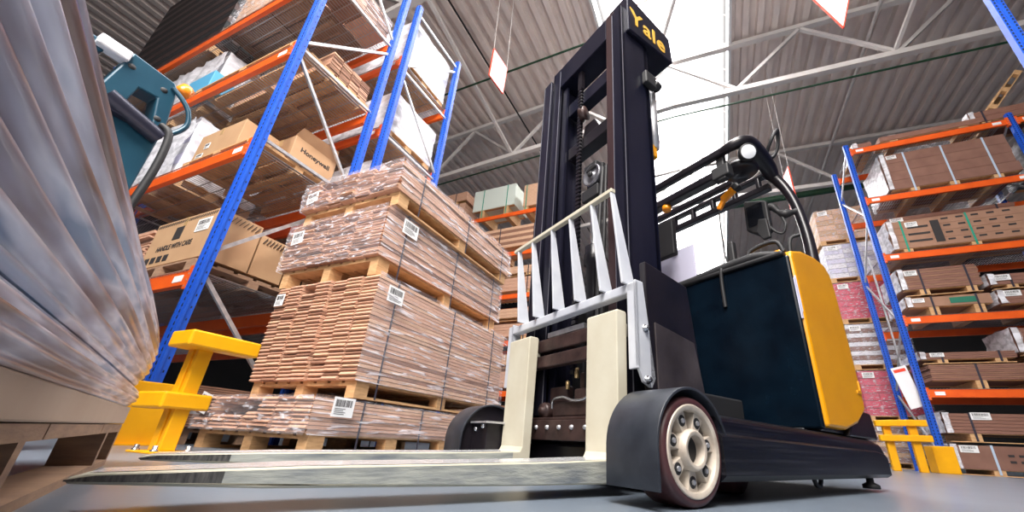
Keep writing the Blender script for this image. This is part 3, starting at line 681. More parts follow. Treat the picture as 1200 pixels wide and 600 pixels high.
for z0, dx in ((.76, 0), (.50, .02)):
    build('rail', MB().prism([(3.40, 9.22), (3.10, 9.22), (2.72, 9.48), (2.72, 9.6), (3.15, 9.34), (3.40, 9.34)], lambda a, b, t: (a+dx, b, t), z0, z0+.11), M['guard_yellow'], gr, bevel=.012)
root = thing('post_protector', 'yellow post protector at the foot of the right rack corner post', 'post protector', (3.65, 9.6, 0), 'yellow post protectors')
build('shell', MB().prism([(3.48, 9.56), (3.79, 9.56), (3.79, 9.66), (3.77, 9.66), (3.77, 9.60), (3.50, 9.60), (3.50, 9.9), (3.48, 9.9)], lambda a, b, t: (a, b, t), 0, .45), M['guard_yellow'], root, bevel=.01)
sg = thing('aisle_sign', 'white paper sign with red heading hung on the right rack post', 'sign', (3.2, 9.45, 1.1))
c0 = [(3.36, 10.0, 1.93), (3.62, 10.0, 1.99), (3.74, 10.0, 1.2), (3.5, 10.0, 1.12)]
q = MB(); q.add([Vector(p) for p in c0]+[Vector(p)+Vector((0, .01, 0)) for p in c0], [(0,1,2,3),(7,6,5,4),(0,4,5,1),(1,5,6,2),(2,6,7,3),(3,7,4,0)]); build('sheet', q, M['paper'], sg)
q = MB(); q.bar((3.40, 9.996, 1.86), (3.6, 9.996, 1.91), .06, .002, (0, 1, 0)); build('red_heading', q, M['red'], sg)

# ---------------------------------------------------------------- film wrapped pile at the near left
d = Vector((-.905, .425, 0)).normalized(); nn = Vector((.425, .905, 0)).normalized(); A = Vector((-2.245, .852, 0))
def P(s_, n_, z): return A+d*s_+nn*n_+Vector((0, 0, z))
pile = thing('film_wrapped_pile', 'large pile of profiles wrapped in cloudy stretch film on a pallet at the near left', 'wrapped pile', tuple(P(-1, -.4, 0)))
LEN = 2.9; DEP = .8
def rbox(mb, s0, s1, n0, n1, z0, z1, mi=0):
    mb.add([P(a, b, c) for c in (z0, z1) for a, b in ((s0, n0), (s1, n0), (s1, n1), (s0, n1))], [(0,3,2,1),(4,5,6,7),(0,1,5,4),(1,2,6,5),(2,3,7,6),(3,0,4,7)], mi)
# pallet as its own thing parts
pp = MB()
for n0 in (-.1, -.45, -.8): rbox(pp, -LEN, 0, n0, n0+.1, 0, .022)
for s0 in (-.04, -.36, -1.35, -2.2): 
    for n0 in (-.1, -.45, -.8): rbox(pp, s0, s0+.04, n0, n0+.1, .022, .122)
pallet_w = build('pallet', pp, M['wood_d'], pile)
tp_ = MB()
for s0, s1 in ((-.5, 0), (-1.2, -.51), (-1.9, -1.21), (-2.9, -1.91)): rbox(tp_, s0, s1, -.8, 0, .122, .15)
build('deck_board', tp_, M['wood_d'], pallet_w)
cb = MB(); rbox(cb, -LEN, -.02, -.8, .004, .152, .215); build('carton_base', cb, M['base_board'], pile, bevel=.004)
fm2 = bpy.data.materials.new('pleat_shading_film'); fm2.use_nodes = True
N = fm2.node_tree.nodes; L = fm2.node_tree.links; b = N['Principled BSDF']
b.inputs['Roughness'].default_value = .28; b.inputs['Coat Weight'].default_value = .3
tc = N.new('ShaderNodeTexCoord'); mp = N.new('ShaderNodeMapping'); mp.inputs['Scale'].default_value = (.28, 2, 13); mp.inputs['Rotation'].default_value = (0, 0, math.atan2(-.425, .905))
L.new(tc.outputs['Object'], mp.inputs[0])
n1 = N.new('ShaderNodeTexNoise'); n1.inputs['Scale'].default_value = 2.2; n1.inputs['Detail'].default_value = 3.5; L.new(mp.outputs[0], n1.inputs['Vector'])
rp = N.new('ShaderNodeValToRGB'); e = rp.color_ramp.elements; e[0].position = .38; e[0].color = (.22, .13, .11, 1); e[1].position = .47; e[1].color = (.42, .38, .45, 1)  # ramp paints brown pleat shadows and pale highlights into the film
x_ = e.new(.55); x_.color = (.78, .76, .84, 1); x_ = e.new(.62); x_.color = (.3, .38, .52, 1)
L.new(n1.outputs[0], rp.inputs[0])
# adhesive stains towards the far end
n3 = N.new('ShaderNodeTexNoise'); n3.inputs['Scale'].default_value = 5; n3.inputs['Detail'].default_value = 3; L.new(mp.outputs[0], n3.inputs['Vector'])
sep = N.new('ShaderNodeSeparateXYZ'); L.new(tc.outputs['Object'], sep.inputs[0])
mr = N.new('ShaderNodeMapRange'); mr.inputs[1].default_value = -.1; mr.inputs[2].default_value = -.72; mr.inputs[3].default_value = -.3; mr.inputs[4].default_value = .12
L.new(sep.outputs[0], mr.inputs[0]); ad = N.new('ShaderNodeMath'); L.new(n3.outputs[0], ad.inputs[0]); L.new(mr.outputs[0], ad.inputs[1])
st = N.new('ShaderNodeMapRange'); st.inputs[1].default_value = .56; st.inputs[2].default_value = .64; L.new(ad.outputs[0], st.inputs[0])
mxc = N.new('ShaderNodeMix'); mxc.data_type = 'RGBA'; L.new(st.outputs[0], mxc.inputs[0]); L.new(rp.outputs[0], mxc.inputs[6]); mxc.inputs[7].default_value = (.72, .42, .12, 1)
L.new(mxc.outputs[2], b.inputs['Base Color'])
bp = N.new('ShaderNodeBump'); bp.inputs['Strength'].default_value = .35; bp.inputs['Distance'].default_value = .01; L.new(n1.outputs[0], bp.inputs['Height']); L.new(bp.outputs[0], b.inputs['Normal'])
def pleats(z0, z1, nf, endoff, amp, seed):
    """pleated film surface wrapped round a bundle; front, end and top faces"""
    q = MB(); ns = 60; nz = nf*8
    def surf(i, j):
        t = j/nz; s_ = -LEN+(LEN-endoff-.0)*i/ns
        ph = t*nf*2*PI+1.2*noise.noise(Vector((s_*1.1, seed, t*3)))
        tap = 1-.75*(i/ns)**10; depth = tap*amp*(.5+.5*math.sin(ph))**.6+amp*.25*noise.noise(Vector((s_*1.2, t*6, seed)))
        bul = .02*math.sin(PI*t)
        s2 = s_+(-.07*abs(2*t-1)**3+.006*math.sin(ph)+.02*noise.noise(Vector((t*7, seed, 2))))*(i/ns)**6
        return P(s2, depth-amp*.6+bul, z0+(z1-z0)*t)
    vs = [surf(i, j) for i in range(ns+1) for j in range(nz+1)]
    q.add(vs, [(i*(nz+1)+j, i*(nz+1)+j+1, (i+1)*(nz+1)+j+1, (i+1)*(nz+1)+j) for i in range(ns) for j in range(nz)], 0, True)
    ve = []
    for j in range(nz+1):
        e0 = surf(ns, j)
        for k in range(9):
            n_ = -DEP*k/8
            ph = j/nz*nf*2*PI
            ve.append(e0+nn*n_*1.0+d*(.008*math.sin(ph)*(1 if k else 0)+.03*math.sin(PI*min(1, k/3.))))
    q.add(ve, [(j*9+k, j*9+k+1, (j+1)*9+k+1, (j+1)*9+k) for j in range(nz) for k in range(8)], 0, True)
    vt = [v for i in range(ns+1) for v in (surf(i, nz), surf(i, nz)-nn*DEP)]
    q.add(vt, [(2*i, 2*i+1, 2*i+3, 2*i+2) for i in range(ns)], 0, True)
    vb = [v for i in range(ns+1) for v in (surf(i, 0), surf(i, 0)-nn*DEP)]
    q.add(vb, [(2*i, 2*i+1, 2*i+3, 2*i+2) for i in range(ns)], 0, True)
    return q
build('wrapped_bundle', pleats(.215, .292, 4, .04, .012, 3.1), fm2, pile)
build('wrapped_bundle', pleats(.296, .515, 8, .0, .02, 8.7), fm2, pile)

# ---------------------------------------------------------------- teal stacker behind the pile
st_ = thing('pallet_stacker', 'dark teal lifting truck head with black bar handle, rising behind the wrapped pile', 'pallet stacker', (-3.3, .6, 0))
XS = -3.3
hd = MB()
def yz(x, pts, t, mb, mi=0): mb.prism(pts, lambda a, b, tt: (x-tt, a, b), 0, t, mi)
yz(XS, [(.50, 2.40), (.73, 2.38), (.76, 2.34), (.80, 2.0), (.77, 1.98), (.735, 1.98), (.69, 2.20), (.60, 2.19), (.575, 1.98), (.50, 1.72), (.44, 1.62), (.40, 2.02), (.46, 2.09)], .14, hd)
build('head_plate', hd, M['teal'], st_, bevel=.01)
for y, z in ((.525, 2.3), (.70, 2.28), (.74, 2.06)): build('bolt_hole', MB().lathe((XS, y, z), (1, 0, 0), [(0, .004), (.016, .004), (.02, 0)], 12), M['matte_black'], st_)
build('hinge', MB().tube([(XS+.01, .50, 2.02), (XS+.01, .79, 1.93)], .055, 12).box(XS-.1, XS+.03, .5, .8, 1.93, 2.0), mat('dark_hinge', (.03, .03, .05), .35, .4), st_, bevel=.005)
build('mast_column', MB().box(XS-.16, XS-.02, .52, .80, .1, 1.95), M['teal'], st_, bevel=.01)
build('handle_bar', MB().tube([(XS+.02, .77, 2.02), (XS+.05, .80, 1.99), (XS+.06, .82, 1.92), (XS+.06, .83, 1.7), (XS+.04, .82, 1.4), (XS, .80, 1.0)], .022, 10), M['matte_black'], st_)
build('guard_loop', MB().tube([(XS+.01, .73, 2.33), (XS+.03, .80, 2.27), (XS+.04, .85, 2.2), (XS+.04, .87, 2.1), (XS+.03, .83, 2.0), (XS+.02, .79, 1.96)], .016, 8), M['teal'], st_)
build('knob', MB().lathe((XS-.03, .79, 2.37), (0, .35, 1), [(0, -.03), (.04, -.03), (.045, 0), (.042, .05), (.03, .06), (0, .06)], 16), M['orange_cap'], st_)
build('horn_box', MB().box(XS-.06, XS+.03, .35, .50, 2.30, 2.38), M['white'], st_, bevel=.012)
build('horn_arm', MB().box(XS-.1, XS-.02, .28, .40, 2.28, 2.36), M['teal'], st_, bevel=.01)
build('chassis', MB().box(XS-.5, XS+.02, .45, .9, .04, .3), M['teal'], st_, bevel=.02)
for yy in (.5, .8): build('roller', MB().lathe((XS-.2, yy, .06), (0, 1, 0), [(0, 0), (.06, 0), (.06, .05), (0, .05)], 16), M['matte_black'], st_)

# ---------------------------------------------------------------- forklift (local frame: x back, y to the far side)
T = thing('reach_truck', 'black and yellow forklift with raised cream forks and tall black mast', 'forklift', (-.097, 1.348, 0), None, R(60), True)
def tb(name, mb, mt, bevel=0, parent=None, label=None): return build(name, mb, mt, parent or T, bevel, label)
WC = (.026, .163)
def wheel(y, sgn):
    """tyre between y and y+sgn*.13, hub face looking along -sgn*y"""
    x, z = WC; ax_ = (0, -sgn, 0)
    w = tb('load_wheel', MB().lathe((x, y+sgn*.065, z), ax_, [(.128, .058), (.145, .064), (.157, .06), (.163, .045), (.163, -.06), (.128, -.064)], 64), M['tyre'])
    rim = MB()
    rim.lathe((x, y+sgn*.065, z), ax_, [(.118, .03), (.12, .062), (.136, .066), (.14, .058), (.14, -.06)], 64)
    rim.lathe((x, y+sgn*.065, z), ax_, [(.05, .012), (.118, .006)], 48)
    rim.lathe((x, y+sgn*.065, z), ax_, [(.043, .03), (.043, .07), (.056, .072), (.062, .06), (.063, .02)], 40)
    for k in range(7):
        a = 2*PI*(k+.2)/7; er = Vector((math.cos(a), 0, math.sin(a))); et = Vector((-math.sin(a), 0, math.cos(a))); oo = Vector((x, y+sgn*.065, z)); ny = Vector((0, -sgn, 0))
        # tapered spoke
        v = [oo+er*r+et*t+ny*h for h in (.018, .05) for r, t in ((.05, -.014 if h > .03 else -.02), (.05, .014 if h > .03 else .02), (.122, .026 if h > .03 else .03), (.122, -.026 if h > .03 else -.03))]
        a2 = a+PI/7
        er2 = Vector((math.cos(a2), 0, math.sin(a2)))
        rim.add(v, [(0,3,2,1),(4,5,6,7),(0,1,5,4),(1,2,6,5),(2,3,7,6),(3,0,4,7)])
    build('hub', rim, M['rim'], w, bevel=.002)
    for k in range(7):
        a = 2*PI*(k+.2)/7; er = Vector((math.cos(a), 0, math.sin(a))); c = Vector((x, y+sgn*.065, z))+er*.092
        bo = MB(); bc = MB(); bo.lathe(c, ax_, [(0, .056), (.008, .056), (.009, .046)], 6, 0, False); bc.lathe(c, ax_, [(0, .0515), (.016, .0515), (.018, .05)], 16); build('bolt', bo, M['galv'], w); build('bolt_recess', bc, M['matte_black'], w)
    build('bore', MB().lathe((x, y+sgn*.065, z), ax_, [(0, .04), (.0435, .04)], 24).box(x-.006, x+.006, y+sgn*.02-.001, y+sgn*.02+.001, z+.03, z+.04), M['matte_black'], w)
def leg_side(y0, y1, sgn, ywheel):
    # straddle leg with rounded top
    prof = []
    ya, yb = min(y0, y1), max(y0, y1)
    r = .035
    for (cx, cz, a0, a1) in ((yb-r, .285-r, 0, 90), (ya+r, .285-r, 90, 180)):
        for k in range(6): a = R(a0+(a1-a0)*k/5); prof.append((cx+r*math.cos(a), cz+r*math.sin(a)))
    prof += [(ya+.0, .22), (ya-.012, .21), (ya-.012, .09), (ya+.01, .07), (yb-.01, .07), (yb, .09)] if sgn > 0 else [(ya, .09), (ya+.01, .07), (yb-.01, .07), (yb+.012, .09), (yb+.012, .21), (yb, .22)]
    if sgn < 0:
        prof = prof
    lg = MB(); secs = [(.17, 1.0), (1.78, .93), (1.9, .86), (1.93, .72)]
    n_ = len(prof); vs = []
    for x, s_ in secs:
        for a, b in prof: vs.append((x, a, .07+(b-.07)*s_))
    fs = [(i*n_+k, i*n_+(k+1) % n_, (i+1)*n_+(k+1) % n_, (i+1)*n_+k) for i in range(len(secs)-1) for k in range(n_)]
    fs += [tuple(range(n_))[::-1], tuple(range((len(secs)-1)*n_, len(secs)*n_))]
    lg.add(vs, fs); tb('straddle_leg', lg, M['leg'])
    # fender: sheet bent round the wheel
    x, z = WC; out = []; rr = .192; a_ = 180
    path = [(x-rr, .05), (x-rr, .1)]+[(x+rr*math.cos(R(a)), z+rr*math.sin(R(a))) for a in range(178, -16, -8)]
    f = MB(); t = .009; n_ = len(path); inner = []
    for i, (px, pz) in enumerate(path):
        dx, dz = px-x, pz-z; l_ = math.hypot(dx, dz) if i > 1 else abs(dx)
        inner.append((px-(dx/l_)*t, pz-(dz/l_)*t if i > 1 else pz))
    vs = []
    fa, fb = ya-.006, yb
    for (px, pz), (ix, iz) in zip(path, inner): vs += [(px, fa, pz), (px, fb, pz), (ix, fb, iz), (ix, fa, iz)]
    fs = []
    for i in range(n_-1):
        for k in range(4): fs.append((4*i+k, 4*i+(k+1) % 4, 4*(i+1)+(k+1) % 4, 4*(i+1)+k))
    fs += [(0, 1, 2, 3), (4*n_-4, 4*n_-3, 4*n_-2, 4*n_-1)]
    f.add(vs, fs)
    for i, fc in enumerate(f.f): f.sm[i] = (i % 4) in (0, 2) and i < len(f.f)-2
    tb('fender', f, M['fender'], .002)
    tb('fender_bracket', MB().box(.12, .24, ya+.09, yb, .1, .26), M['black'], .01)
leg_side(.0, .2, 1, 0); wheel(.0, 1)
leg_side(1.31, 1.51, -1, 0); wheel(1.51, -1)
# inner boxes beside each wheel
tb('fender_inner_plate', MB().prism([(-.16, .10)]+[(.026+.183*math.cos(R(a)), .163+.183*math.sin(R(a))) for a in range(180, -1, -10)]+[(.21, .10)], lambda a, b, t: (a, t, b), 1.325, 1.335), M['black'])
tb('axle_box', MB().box(-.09, .3, 1.16, 1.32, .09, .245), M['black'], .004)
tb('axle_box_lip', MB().box(-.11, .3, 1.13, 1.32, .245, .255), M['galv'])
for x_, y_, z_ in ((-.092, 1.28, .215), (-.092, 1.2, .23)): tb('axle_bolt', MB().lathe((x_, y_, z_), (-1, 0, 0), [(0, .01), (.01, .01), (.014, 0)], 8), M['steel'])
tb('caster', MB().lathe((.62, .2, .1), (0, 1, 0), [(0, 0), (.1, 0), (.1, .08), (0, .08)], 28), M['tyre'])
tb('drive_wheel', MB().lathe((1.35, .6, .16), (0, 1, 0), [(0, 0), (.14, 0), (.16, .02), (.16, .12), (.14, .14), (0, .14)], 32), M['tyre'])
tb('stabiliser_foot', MB().lathe((1.68, .03, 0.018), (0, 0, 1), [(0, 0), (.04, 0), (.04, .018), (.018, .03), (.016, .07)], 20), M['matte_black'])
tb('hose_loop', MB().tube([(1.0, .05, .08), (1.02, .05, .045), (1.06, .05, .04), (1.09, .05, .08)], .01, 8), M['matte_black'])
tb('rear_skirt', MB().prism([(1.45, .27), (1.52, .33), (1.62, .40), (1.75, .425), (1.90, .42), (1.93, .27)], lambda a, b, t: (a, t, b), .008, 1.48), M['black'], .01)
tb('chassis', MB().box(.45, 1.16, .21, 1.30, .12, .26).box(1.14, 1.9, .1, 1.4, .14, .3), M['matte_black'], .01)

# forks
def fork(y0, y1):
    f = MB(); L_ = -1.33
    prof = [(0.0, .055), (-.02, .11), (-.3, .103), (-1.0, .088), (-1.31, .074), (L_, .066), (L_, .055), (-1.05, .048), (-.4, .042), (.0, .04), (.055, .06), (.06, .70), (.0, .705), (-.0, .125)]
    top = [(-.012, .118), (-.3, .106), (-1.0, .088), (-1.31, .073), (-1.335, .066)]
    bot = [(-1.335, .056), (-1.05, .046), (-.4, .04), (.02, .038), (.05, .06)]
    poly = [(.0, .14)]+top+bot+[(.062, .69), (.055, .70), (.006, .70), (.0, .692)]
    f = MB()
    n_ = len(poly); vs = []
    ym = (y0+y1)/2; 
    for sd in (0, 1):
        for a, b in poly:
            w = 1-.38*max(0, (-a-.9)/.43)**1.4
            yy = (y0 if sd == 0 else y1); vs.append((a, ym+(yy-ym)*w, b))
    fs = [tuple(range(n_))[::-1], tuple(range(n_, 2*n_))]+[(i, (i+1) % n_, n_+(i+1) % n_, n_+i) for i in range(n_)]
    f.add(vs, fs)
    o = tb('fork', f, M['cream'], .008)
    b = MB()
    for s_ in (0, 1):
        pass
    # scuffed blade: thin worn skin on the sides, painted skylight highlight on top
    sk = MB(); e = .0012
    for (xa, xb, mi) in ((-.05, -1.12, 0), (-1.12, -1.337, 1)):
        seg = 6
        for k in range(seg):
            x0 = xa+(xb-xa)*k/seg; x1 = xa+(xb-xa)*(k+1)/seg
            def tz(x): 
                pts = [(-.012, .118), (-.3, .106), (-1.0, .088), (-1.31, .073), (-1.34, .066)]
                for (p0, q0), (p1, q1) in zip(pts[:-1], pts[1:]):
                    if p1 <= x <= p0: return q0+(q1-q0)*(x-p0)/(p1-p0)
                return .066
            def bz(x): return .04+(.056-.04)*max(0, (-x-.4)/.93)
            def hw(x): return (y1-y0)/2*(1-.38*max(0, (-x-.9)/.43)**1.4)
            for sd in (-1, 1):
                sk.add([(x0, ym+sd*(hw(x0)+e), bz(x0)+.004), (x1, ym+sd*(hw(x1)+e), bz(x1)+.004), (x1, ym+sd*(hw(x1)+e), tz(x1)-.004), (x0, ym+sd*(hw(x0)+e), tz(x0)-.004)], [(0,1,2,3)], mi)
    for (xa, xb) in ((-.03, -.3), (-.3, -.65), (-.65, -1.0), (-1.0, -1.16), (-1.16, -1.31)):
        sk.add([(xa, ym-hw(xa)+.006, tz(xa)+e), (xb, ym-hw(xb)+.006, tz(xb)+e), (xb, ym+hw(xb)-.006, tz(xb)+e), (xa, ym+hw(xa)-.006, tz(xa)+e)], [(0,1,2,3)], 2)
    sk.add([(-1.337, ym-.03, .057), (-1.337, ym+.03, .057), (-1.337, ym+.03, .065), (-1.337, ym-.03, .065)], [(0,1,2,3)], 1)
    build('wear_highlight_skin', sk, [M['fork'], M['forktip'], M['fork_top']], o, label='scuffed grey blade sides with dark tip')
    build('fork_hook', MB().box(.06, .10, y0+.03, y1-.03, .60, .66), M['cream'], o, bevel=.004)
fork(.30, .485); fork(.945, 1.15)

# load backrest
bk = MB(); zb = .80; 
tb('backrest_lower_bar', MB().bar((.075, .245, zb), (.075, 1.22, zb-.01), .05, .045), M['grid'], .006)
tb('backrest_upper_bar', MB().bar((.03, .335, 1.335), (.03, 1.235, 1.33), .03, .022), M['cream'], .003)
for k, (yb_, yt) in enumerate(((.285, .345), (.42, .49), (.60, .665), (.775, .83), (.96, 1.03), (1.12, 1.19))):
    q = MB(); 
    q.add([(.02, yb_-.006, zb+.02), (.10, yb_-.006, zb+.02), (.10, yb_+.006, zb+.02), (.02, yb_+.006, zb+.02), (.018, yt-.006, 1.33), (.045, yt-.006, 1.33), (.045, yt+.006, 1.33), (.018, yt+.006, 1.33)], [(0,3,2,1),(4,5,6,7),(0,1,5,4),(1,2,6,5),(2,3,7,6),(3,0,4,7)])
    tb('backrest_bar', q, M['grid'], .002)
for ys in (.235, 1.215):
    tb('backrest_bracket', MB().prism([(.05, .83), (.10, .83), (.155, .42), (.13, .38), (.08, .40), (.05, .46)], lambda a, b, t: (a, t, b), ys, ys+.014).box(.05, .065, ys, ys+.05, .45, .82), M['grid'], .003)
    for zz in (.62, .41): tb('bracket_bolt', MB().lathe((.10, ys, zz), (0, -1, 0), [(0, .016), (.012, .016), (.012, .004), (.018, .003), (.018, 0)], 8), M['steel'])

# mast
def channel(x0, x1, y0, y1, z0, z1, open_pos):
    q = MB(); t = .022
    if open_pos: q.box(x0, x1, y0, y0+t, z0, z1); q.box(x0, x0+t, y0, y1, z0, z1); q.box(x1-t, x1, y0, y1, z0, z1)
    else: q.box(x0, x1, y1-t, y1, z0, z1); q.box(x0, x0+t, y0, y1, z0, z1); q.box(x1-t, x1, y0, y1, z0, z1)
    return q
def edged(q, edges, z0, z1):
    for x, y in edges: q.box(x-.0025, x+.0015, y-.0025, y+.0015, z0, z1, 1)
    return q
M['edge'] = mat('edge_highlight', (.2, .2, .24), .35, .6)  # pale strips paint a highlight along the mast rail edges
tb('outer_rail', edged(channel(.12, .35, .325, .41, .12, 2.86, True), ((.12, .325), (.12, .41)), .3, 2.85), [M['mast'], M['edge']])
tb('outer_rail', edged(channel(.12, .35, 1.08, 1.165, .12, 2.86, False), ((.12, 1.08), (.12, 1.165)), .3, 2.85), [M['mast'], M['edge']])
tb('outer_rail_flange', MB().box(.16, .30, 1.165, 1.215, .5, 2.55), M['mast'], .01)
tb('inner_rail', channel(.14, .33, .415, .485, .3, 2.93, True), M['rail'], .004)
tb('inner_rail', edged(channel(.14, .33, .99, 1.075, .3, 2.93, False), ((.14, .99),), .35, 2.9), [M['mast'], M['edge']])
tb('third_rail', channel(.17, .30, .93, .985, .35, 2.7, False), M['mast'], .003)
tb('top_crossbar', MB().box(.14, .30, .485, .99, 2.72, 2.93), M['mast'], .006)
tb('crossbar', MB().box(.19, .27, .485, .93, 2.40, 2.52), M['mast'], .006)
tb('crossbar', MB().box(.2, .29, .485, .93, 2.0, 2.10).prism([(.80, 2.10), (.78, 2.22), (.68, 2.22), (.62, 2.10)], lambda a, b, t: (t, a, b), .22, .28), M['black'], .006)
tb('sheave', MB().lathe((.18, .72, 2.27), (-.3, 1, 0), [(0, 0), (.05, 0), (.04, .02), (.05, .04), (0, .04)], 20), M['brown_black'])
# chain
ch = MB(); z = .5
while z < 2.6:
    ch.box(.17, .195, .770, .800, z, z+.022); ch.box(.175, .19, .764, .806, z+.005, z+.012); z += .03
tb('lift_chain', ch, M['black'])
tb('chain_anchor', MB().box(.17, .2, .765, .805, 2.55, 2.72), M['black'])
tb('pulley', MB().lathe((.18, .645, 1.69), (-1, 0, 0), [(0, .02), (.02, .02), (.022, .01), (.054, .008), (.064, .02), (.072, .02), (.072, -.01), (.055, -.02), (0, -.02)], 36), mat('dark_steel', (.16, .16, .18), .35, .6))
tb('pulley_yoke', MB().box(.16, .22, .585, .725, 1.52, 1.60).box(.2, .23, .585, .725, 1.58, 1.78).box(.16, .23, .60, .71, 1.73, 1.78).lathe((.18, .645, 1.69), (-1, 0, 0), [(0, .035), (.018, .035), (.02, .01)], 10), M['matte_black'], .006)
tb('piston_rod', MB().tube([(.2, .655, 1.1), (.2, .655, 1.53)], .022, 16), M['steel'])
tb('lift_cylinder', MB().lathe((.2, .655, .3), (0, 0, 1), [(0, 0), (.042, 0), (.042, .78), (.056, .79), (.056, .85), (.05, .86), (.05, .9), (.03, .92), (0, .92)], 24), M['black'])
tb('hydraulic_hose', MB().tube([(.17, .60, .5), (.17, .59, .9), (.17, .58, 1.3), (.18, .56, 1.7)], .013, 8), M['matte_black'])
tb('hydraulic_hose', MB().tube([(.17, .565, .5), (.17, .555, .9), (.17, .54, 1.3), (.18, .53, 1.7)], .011, 8), M['matte_black'])
tb('side_cylinder', MB().lathe((.425, .36, 1.85), (0, 0, 1), [(0, 0), (.03, 0), (.03, .5), (.02, .5), (.02, .62), (0, .62)], 16), M['galv'])
tb('cylinder_tag', MB().box(.37, .43, .345, .38, 1.77, 1.86), M['yellow'], .006)
tb('mast_bracket', MB().box(.29, .39, .285, .325, 2.26, 2.36).lathe((.38, .30, 2.31), (1, 0, -.3), [(0, 0), (.03, 0), (.03, .05), (0, .06)], 12), M['matte_black'], .008)
q = MB().tube([(.36, .36, z_) for z_ in [2.40+.01*k for k in range(14)]], [.02 if k % 2 else .014 for k in range(14)], 10); tb('spring', q, M['matte_black'])
# carriage and hydraulics between the forks
tb('carriage_bar', MB().box(.08, .13, .40, 1.12, .62, .69), M['brown_black'], .006)
tb('carriage_bar', MB().box(.08, .13, .40, 1.12, .535, .60), M['brown_black'], .006)
tb('carriage_plate', MB().box(.10, .14, .45, 1.12, .175, .27).box(.12, .2, .45, 1.12, .27, .285), M['brown_black'], .004)
for k in range(7): tb('plate_bolt', MB().lathe((.10, .50+k*.095, .235), (-1, 0, 0), [(0, .01), (.009, .01), (.012, 0)], 8), M['galv'])
tb('valve_block', MB().box(.14, .26, .50, .9, .285, .36).box(.15, .22, .66, .74, .36, .42), M['brown_black'], .01)
for y_ in (.55, .98): tb('roller', MB().lathe((.15, y_, .32), (-1, 0, 0), [(0, .03), (.02, .03), (.022, .015), (.04, .015), (.045, 0), (.045, -.03)], 24), M['brown_black'])
q = MB(); q.tube([(.14, .9, .33), (.13, .88, .37), (.13, .8, .38), (.13, .72, .36), (.13, .62, .37), (.14, .58, .45), (.15, .58, .52)], .007, 6)
q.tube([(.15, .60, .33), (.14, .60, .42), (.15, .61, .50)], .007, 6)
q.tube([(.15, .56, .33), (.14, .555, .42), (.15, .56, .50)], .007, 6)
tb('hydraulic_line', q, M['steel'])
tb('manifold', MB().box(.17, .24, .56, .72, .36, .50).box(.16, .2, .80, .95, .36, .44), M['brown_black'], .006)
M['brass'] = mat('brass', (.45, .32, .16), .3, .8)
tb('fitting', MB().lathe((.15, .72, .42), (0, 0, 1), [(0, .05), (.012, .05), (.012, .08), (.01, .10), (0, .10)], 10), M['brass'])
tb('fitting', MB().lathe((.15, .79, .36), (0, 0, 1), [(0, .06), (.011, .06), (.011, .10), (0, .105)], 10), M['brass'])
tb('mast_foot', MB().box(.16, .34, .32, 1.17, .06, .16), M['black'], .01)
tb('top_pad', MB().box(.1, .13, .62, .92, .70, .73), M['galv'], .004)

# name plate box on the mast side
npb = tb('name_plate', MB().prism([(.155, 2.62), (.155, 2.98), (.60, 2.93), (.62, 2.70), (.60, 2.68)], lambda a, b, t: (a, t, b), .295, .47), M['mast'], .012)
text_mesh('maker_lettering', 'Yale', .185, M['letter'], npb, frame((.352, .2925, 2.77), (1, 0, -.03), (0, 0, 1)), .0015, .004, 0, 1.0, 1.12)
tb('plate_post', MB().box(.35, .37, .33, .40, .5, 2.65), M['mast'], .003)

# side plate between mast and body
tb('side_plate', MB().prism([(.12, .39), (.12, .94), (.20, .93), (.43, .90), (.47, .60), (.49, .40), (.44, .28), (.15, .28)], lambda a, b, t: (a, t, b), .235, .27), M['black'], .006)
tb('side_plate_lower', MB().prism([(.16, .36), (.16, .66), (.44, .62), (.485, .40), (.44, .3)], lambda a, b, t: (a, t, b), .228, .236), mat('worn_plate', (.028, .022, .024), .36, .3, (.08, .068, .072), 5, .5, .1), .003)
tb('reach_carriage', MB().box(.36, .95, .30, 1.2, .27, .42).box(.36, .5, .3, .42, .3, .9).box(.36, .5, 1.07, 1.2, .3, .9), M['matte_black'], .01)

# body
tb('battery_cover', MB().box(1.14, 1.17, .012, 1.49, .29, 1.25), M['panel'], .012)
tb('body', MB().box(1.165, 1.80, .035, 1.47, .28, 1.22), M['black'], .01)
q = MB(); q.box(1.12, 1.2, .03, 1.3, 1.25, 1.28); q.box(1.2, 1.7, .08, 1.45, 1.22, 1.30); tb('hood', q, M['matte_black'], .012)
yp = MB()
yprof = [(1.175, .30), (1.165, 1.25), (1.18, 1.285), (1.33, 1.335), (1.55, 1.365), (1.70, 1.36), (1.77, 1.31), (1.80, 1.20), (1.812, .80), (1.81, .50), (1.80, .43), (1.62, .345), (1.42, .30)]
yp.prism(yprof, lambda a, b, t: (a, t, b), .0, .06)
tb('side_panel', yp, M['yellow'], .016)
tb('panel_emblem', MB().prism([(1.72, .52), (1.79, .52), (1.79, .60), (1.775, .60), (1.77, .545), (1.72, .54)], lambda a, b, t: (a, t, b), -.006, .002), M['yellow'], .004)
tb('hood_edge', MB().box(1.19, 1.30, .06, .30, 1.27, 1.325), M['yellow'], .012)
tb('edge_sticker', MB().box(1.168, 1.174, .004, .03, .9, 1.12).box(1.150, 1.168, .006, .012, .86, 1.1), M['lav'])
tb('hood_pad', MB().tube([(1.16, .06, 1.27), (1.15, .2, 1.30), (1.15, .45, 1.29), (1.15, .7, 1.27), (1.15, 1.2, 1.27)], [.02, .03, .032, .03, .02], 10), M['matte_black'])
tb('grab_handle', MB().tube([(1.18, .26, 1.28), (1.19, .25, 1.36), (1.2, .18, 1.39), (1.2, .08, 1.38), (1.2, .05, 1.30)], .014, 8), M['matte_black'])
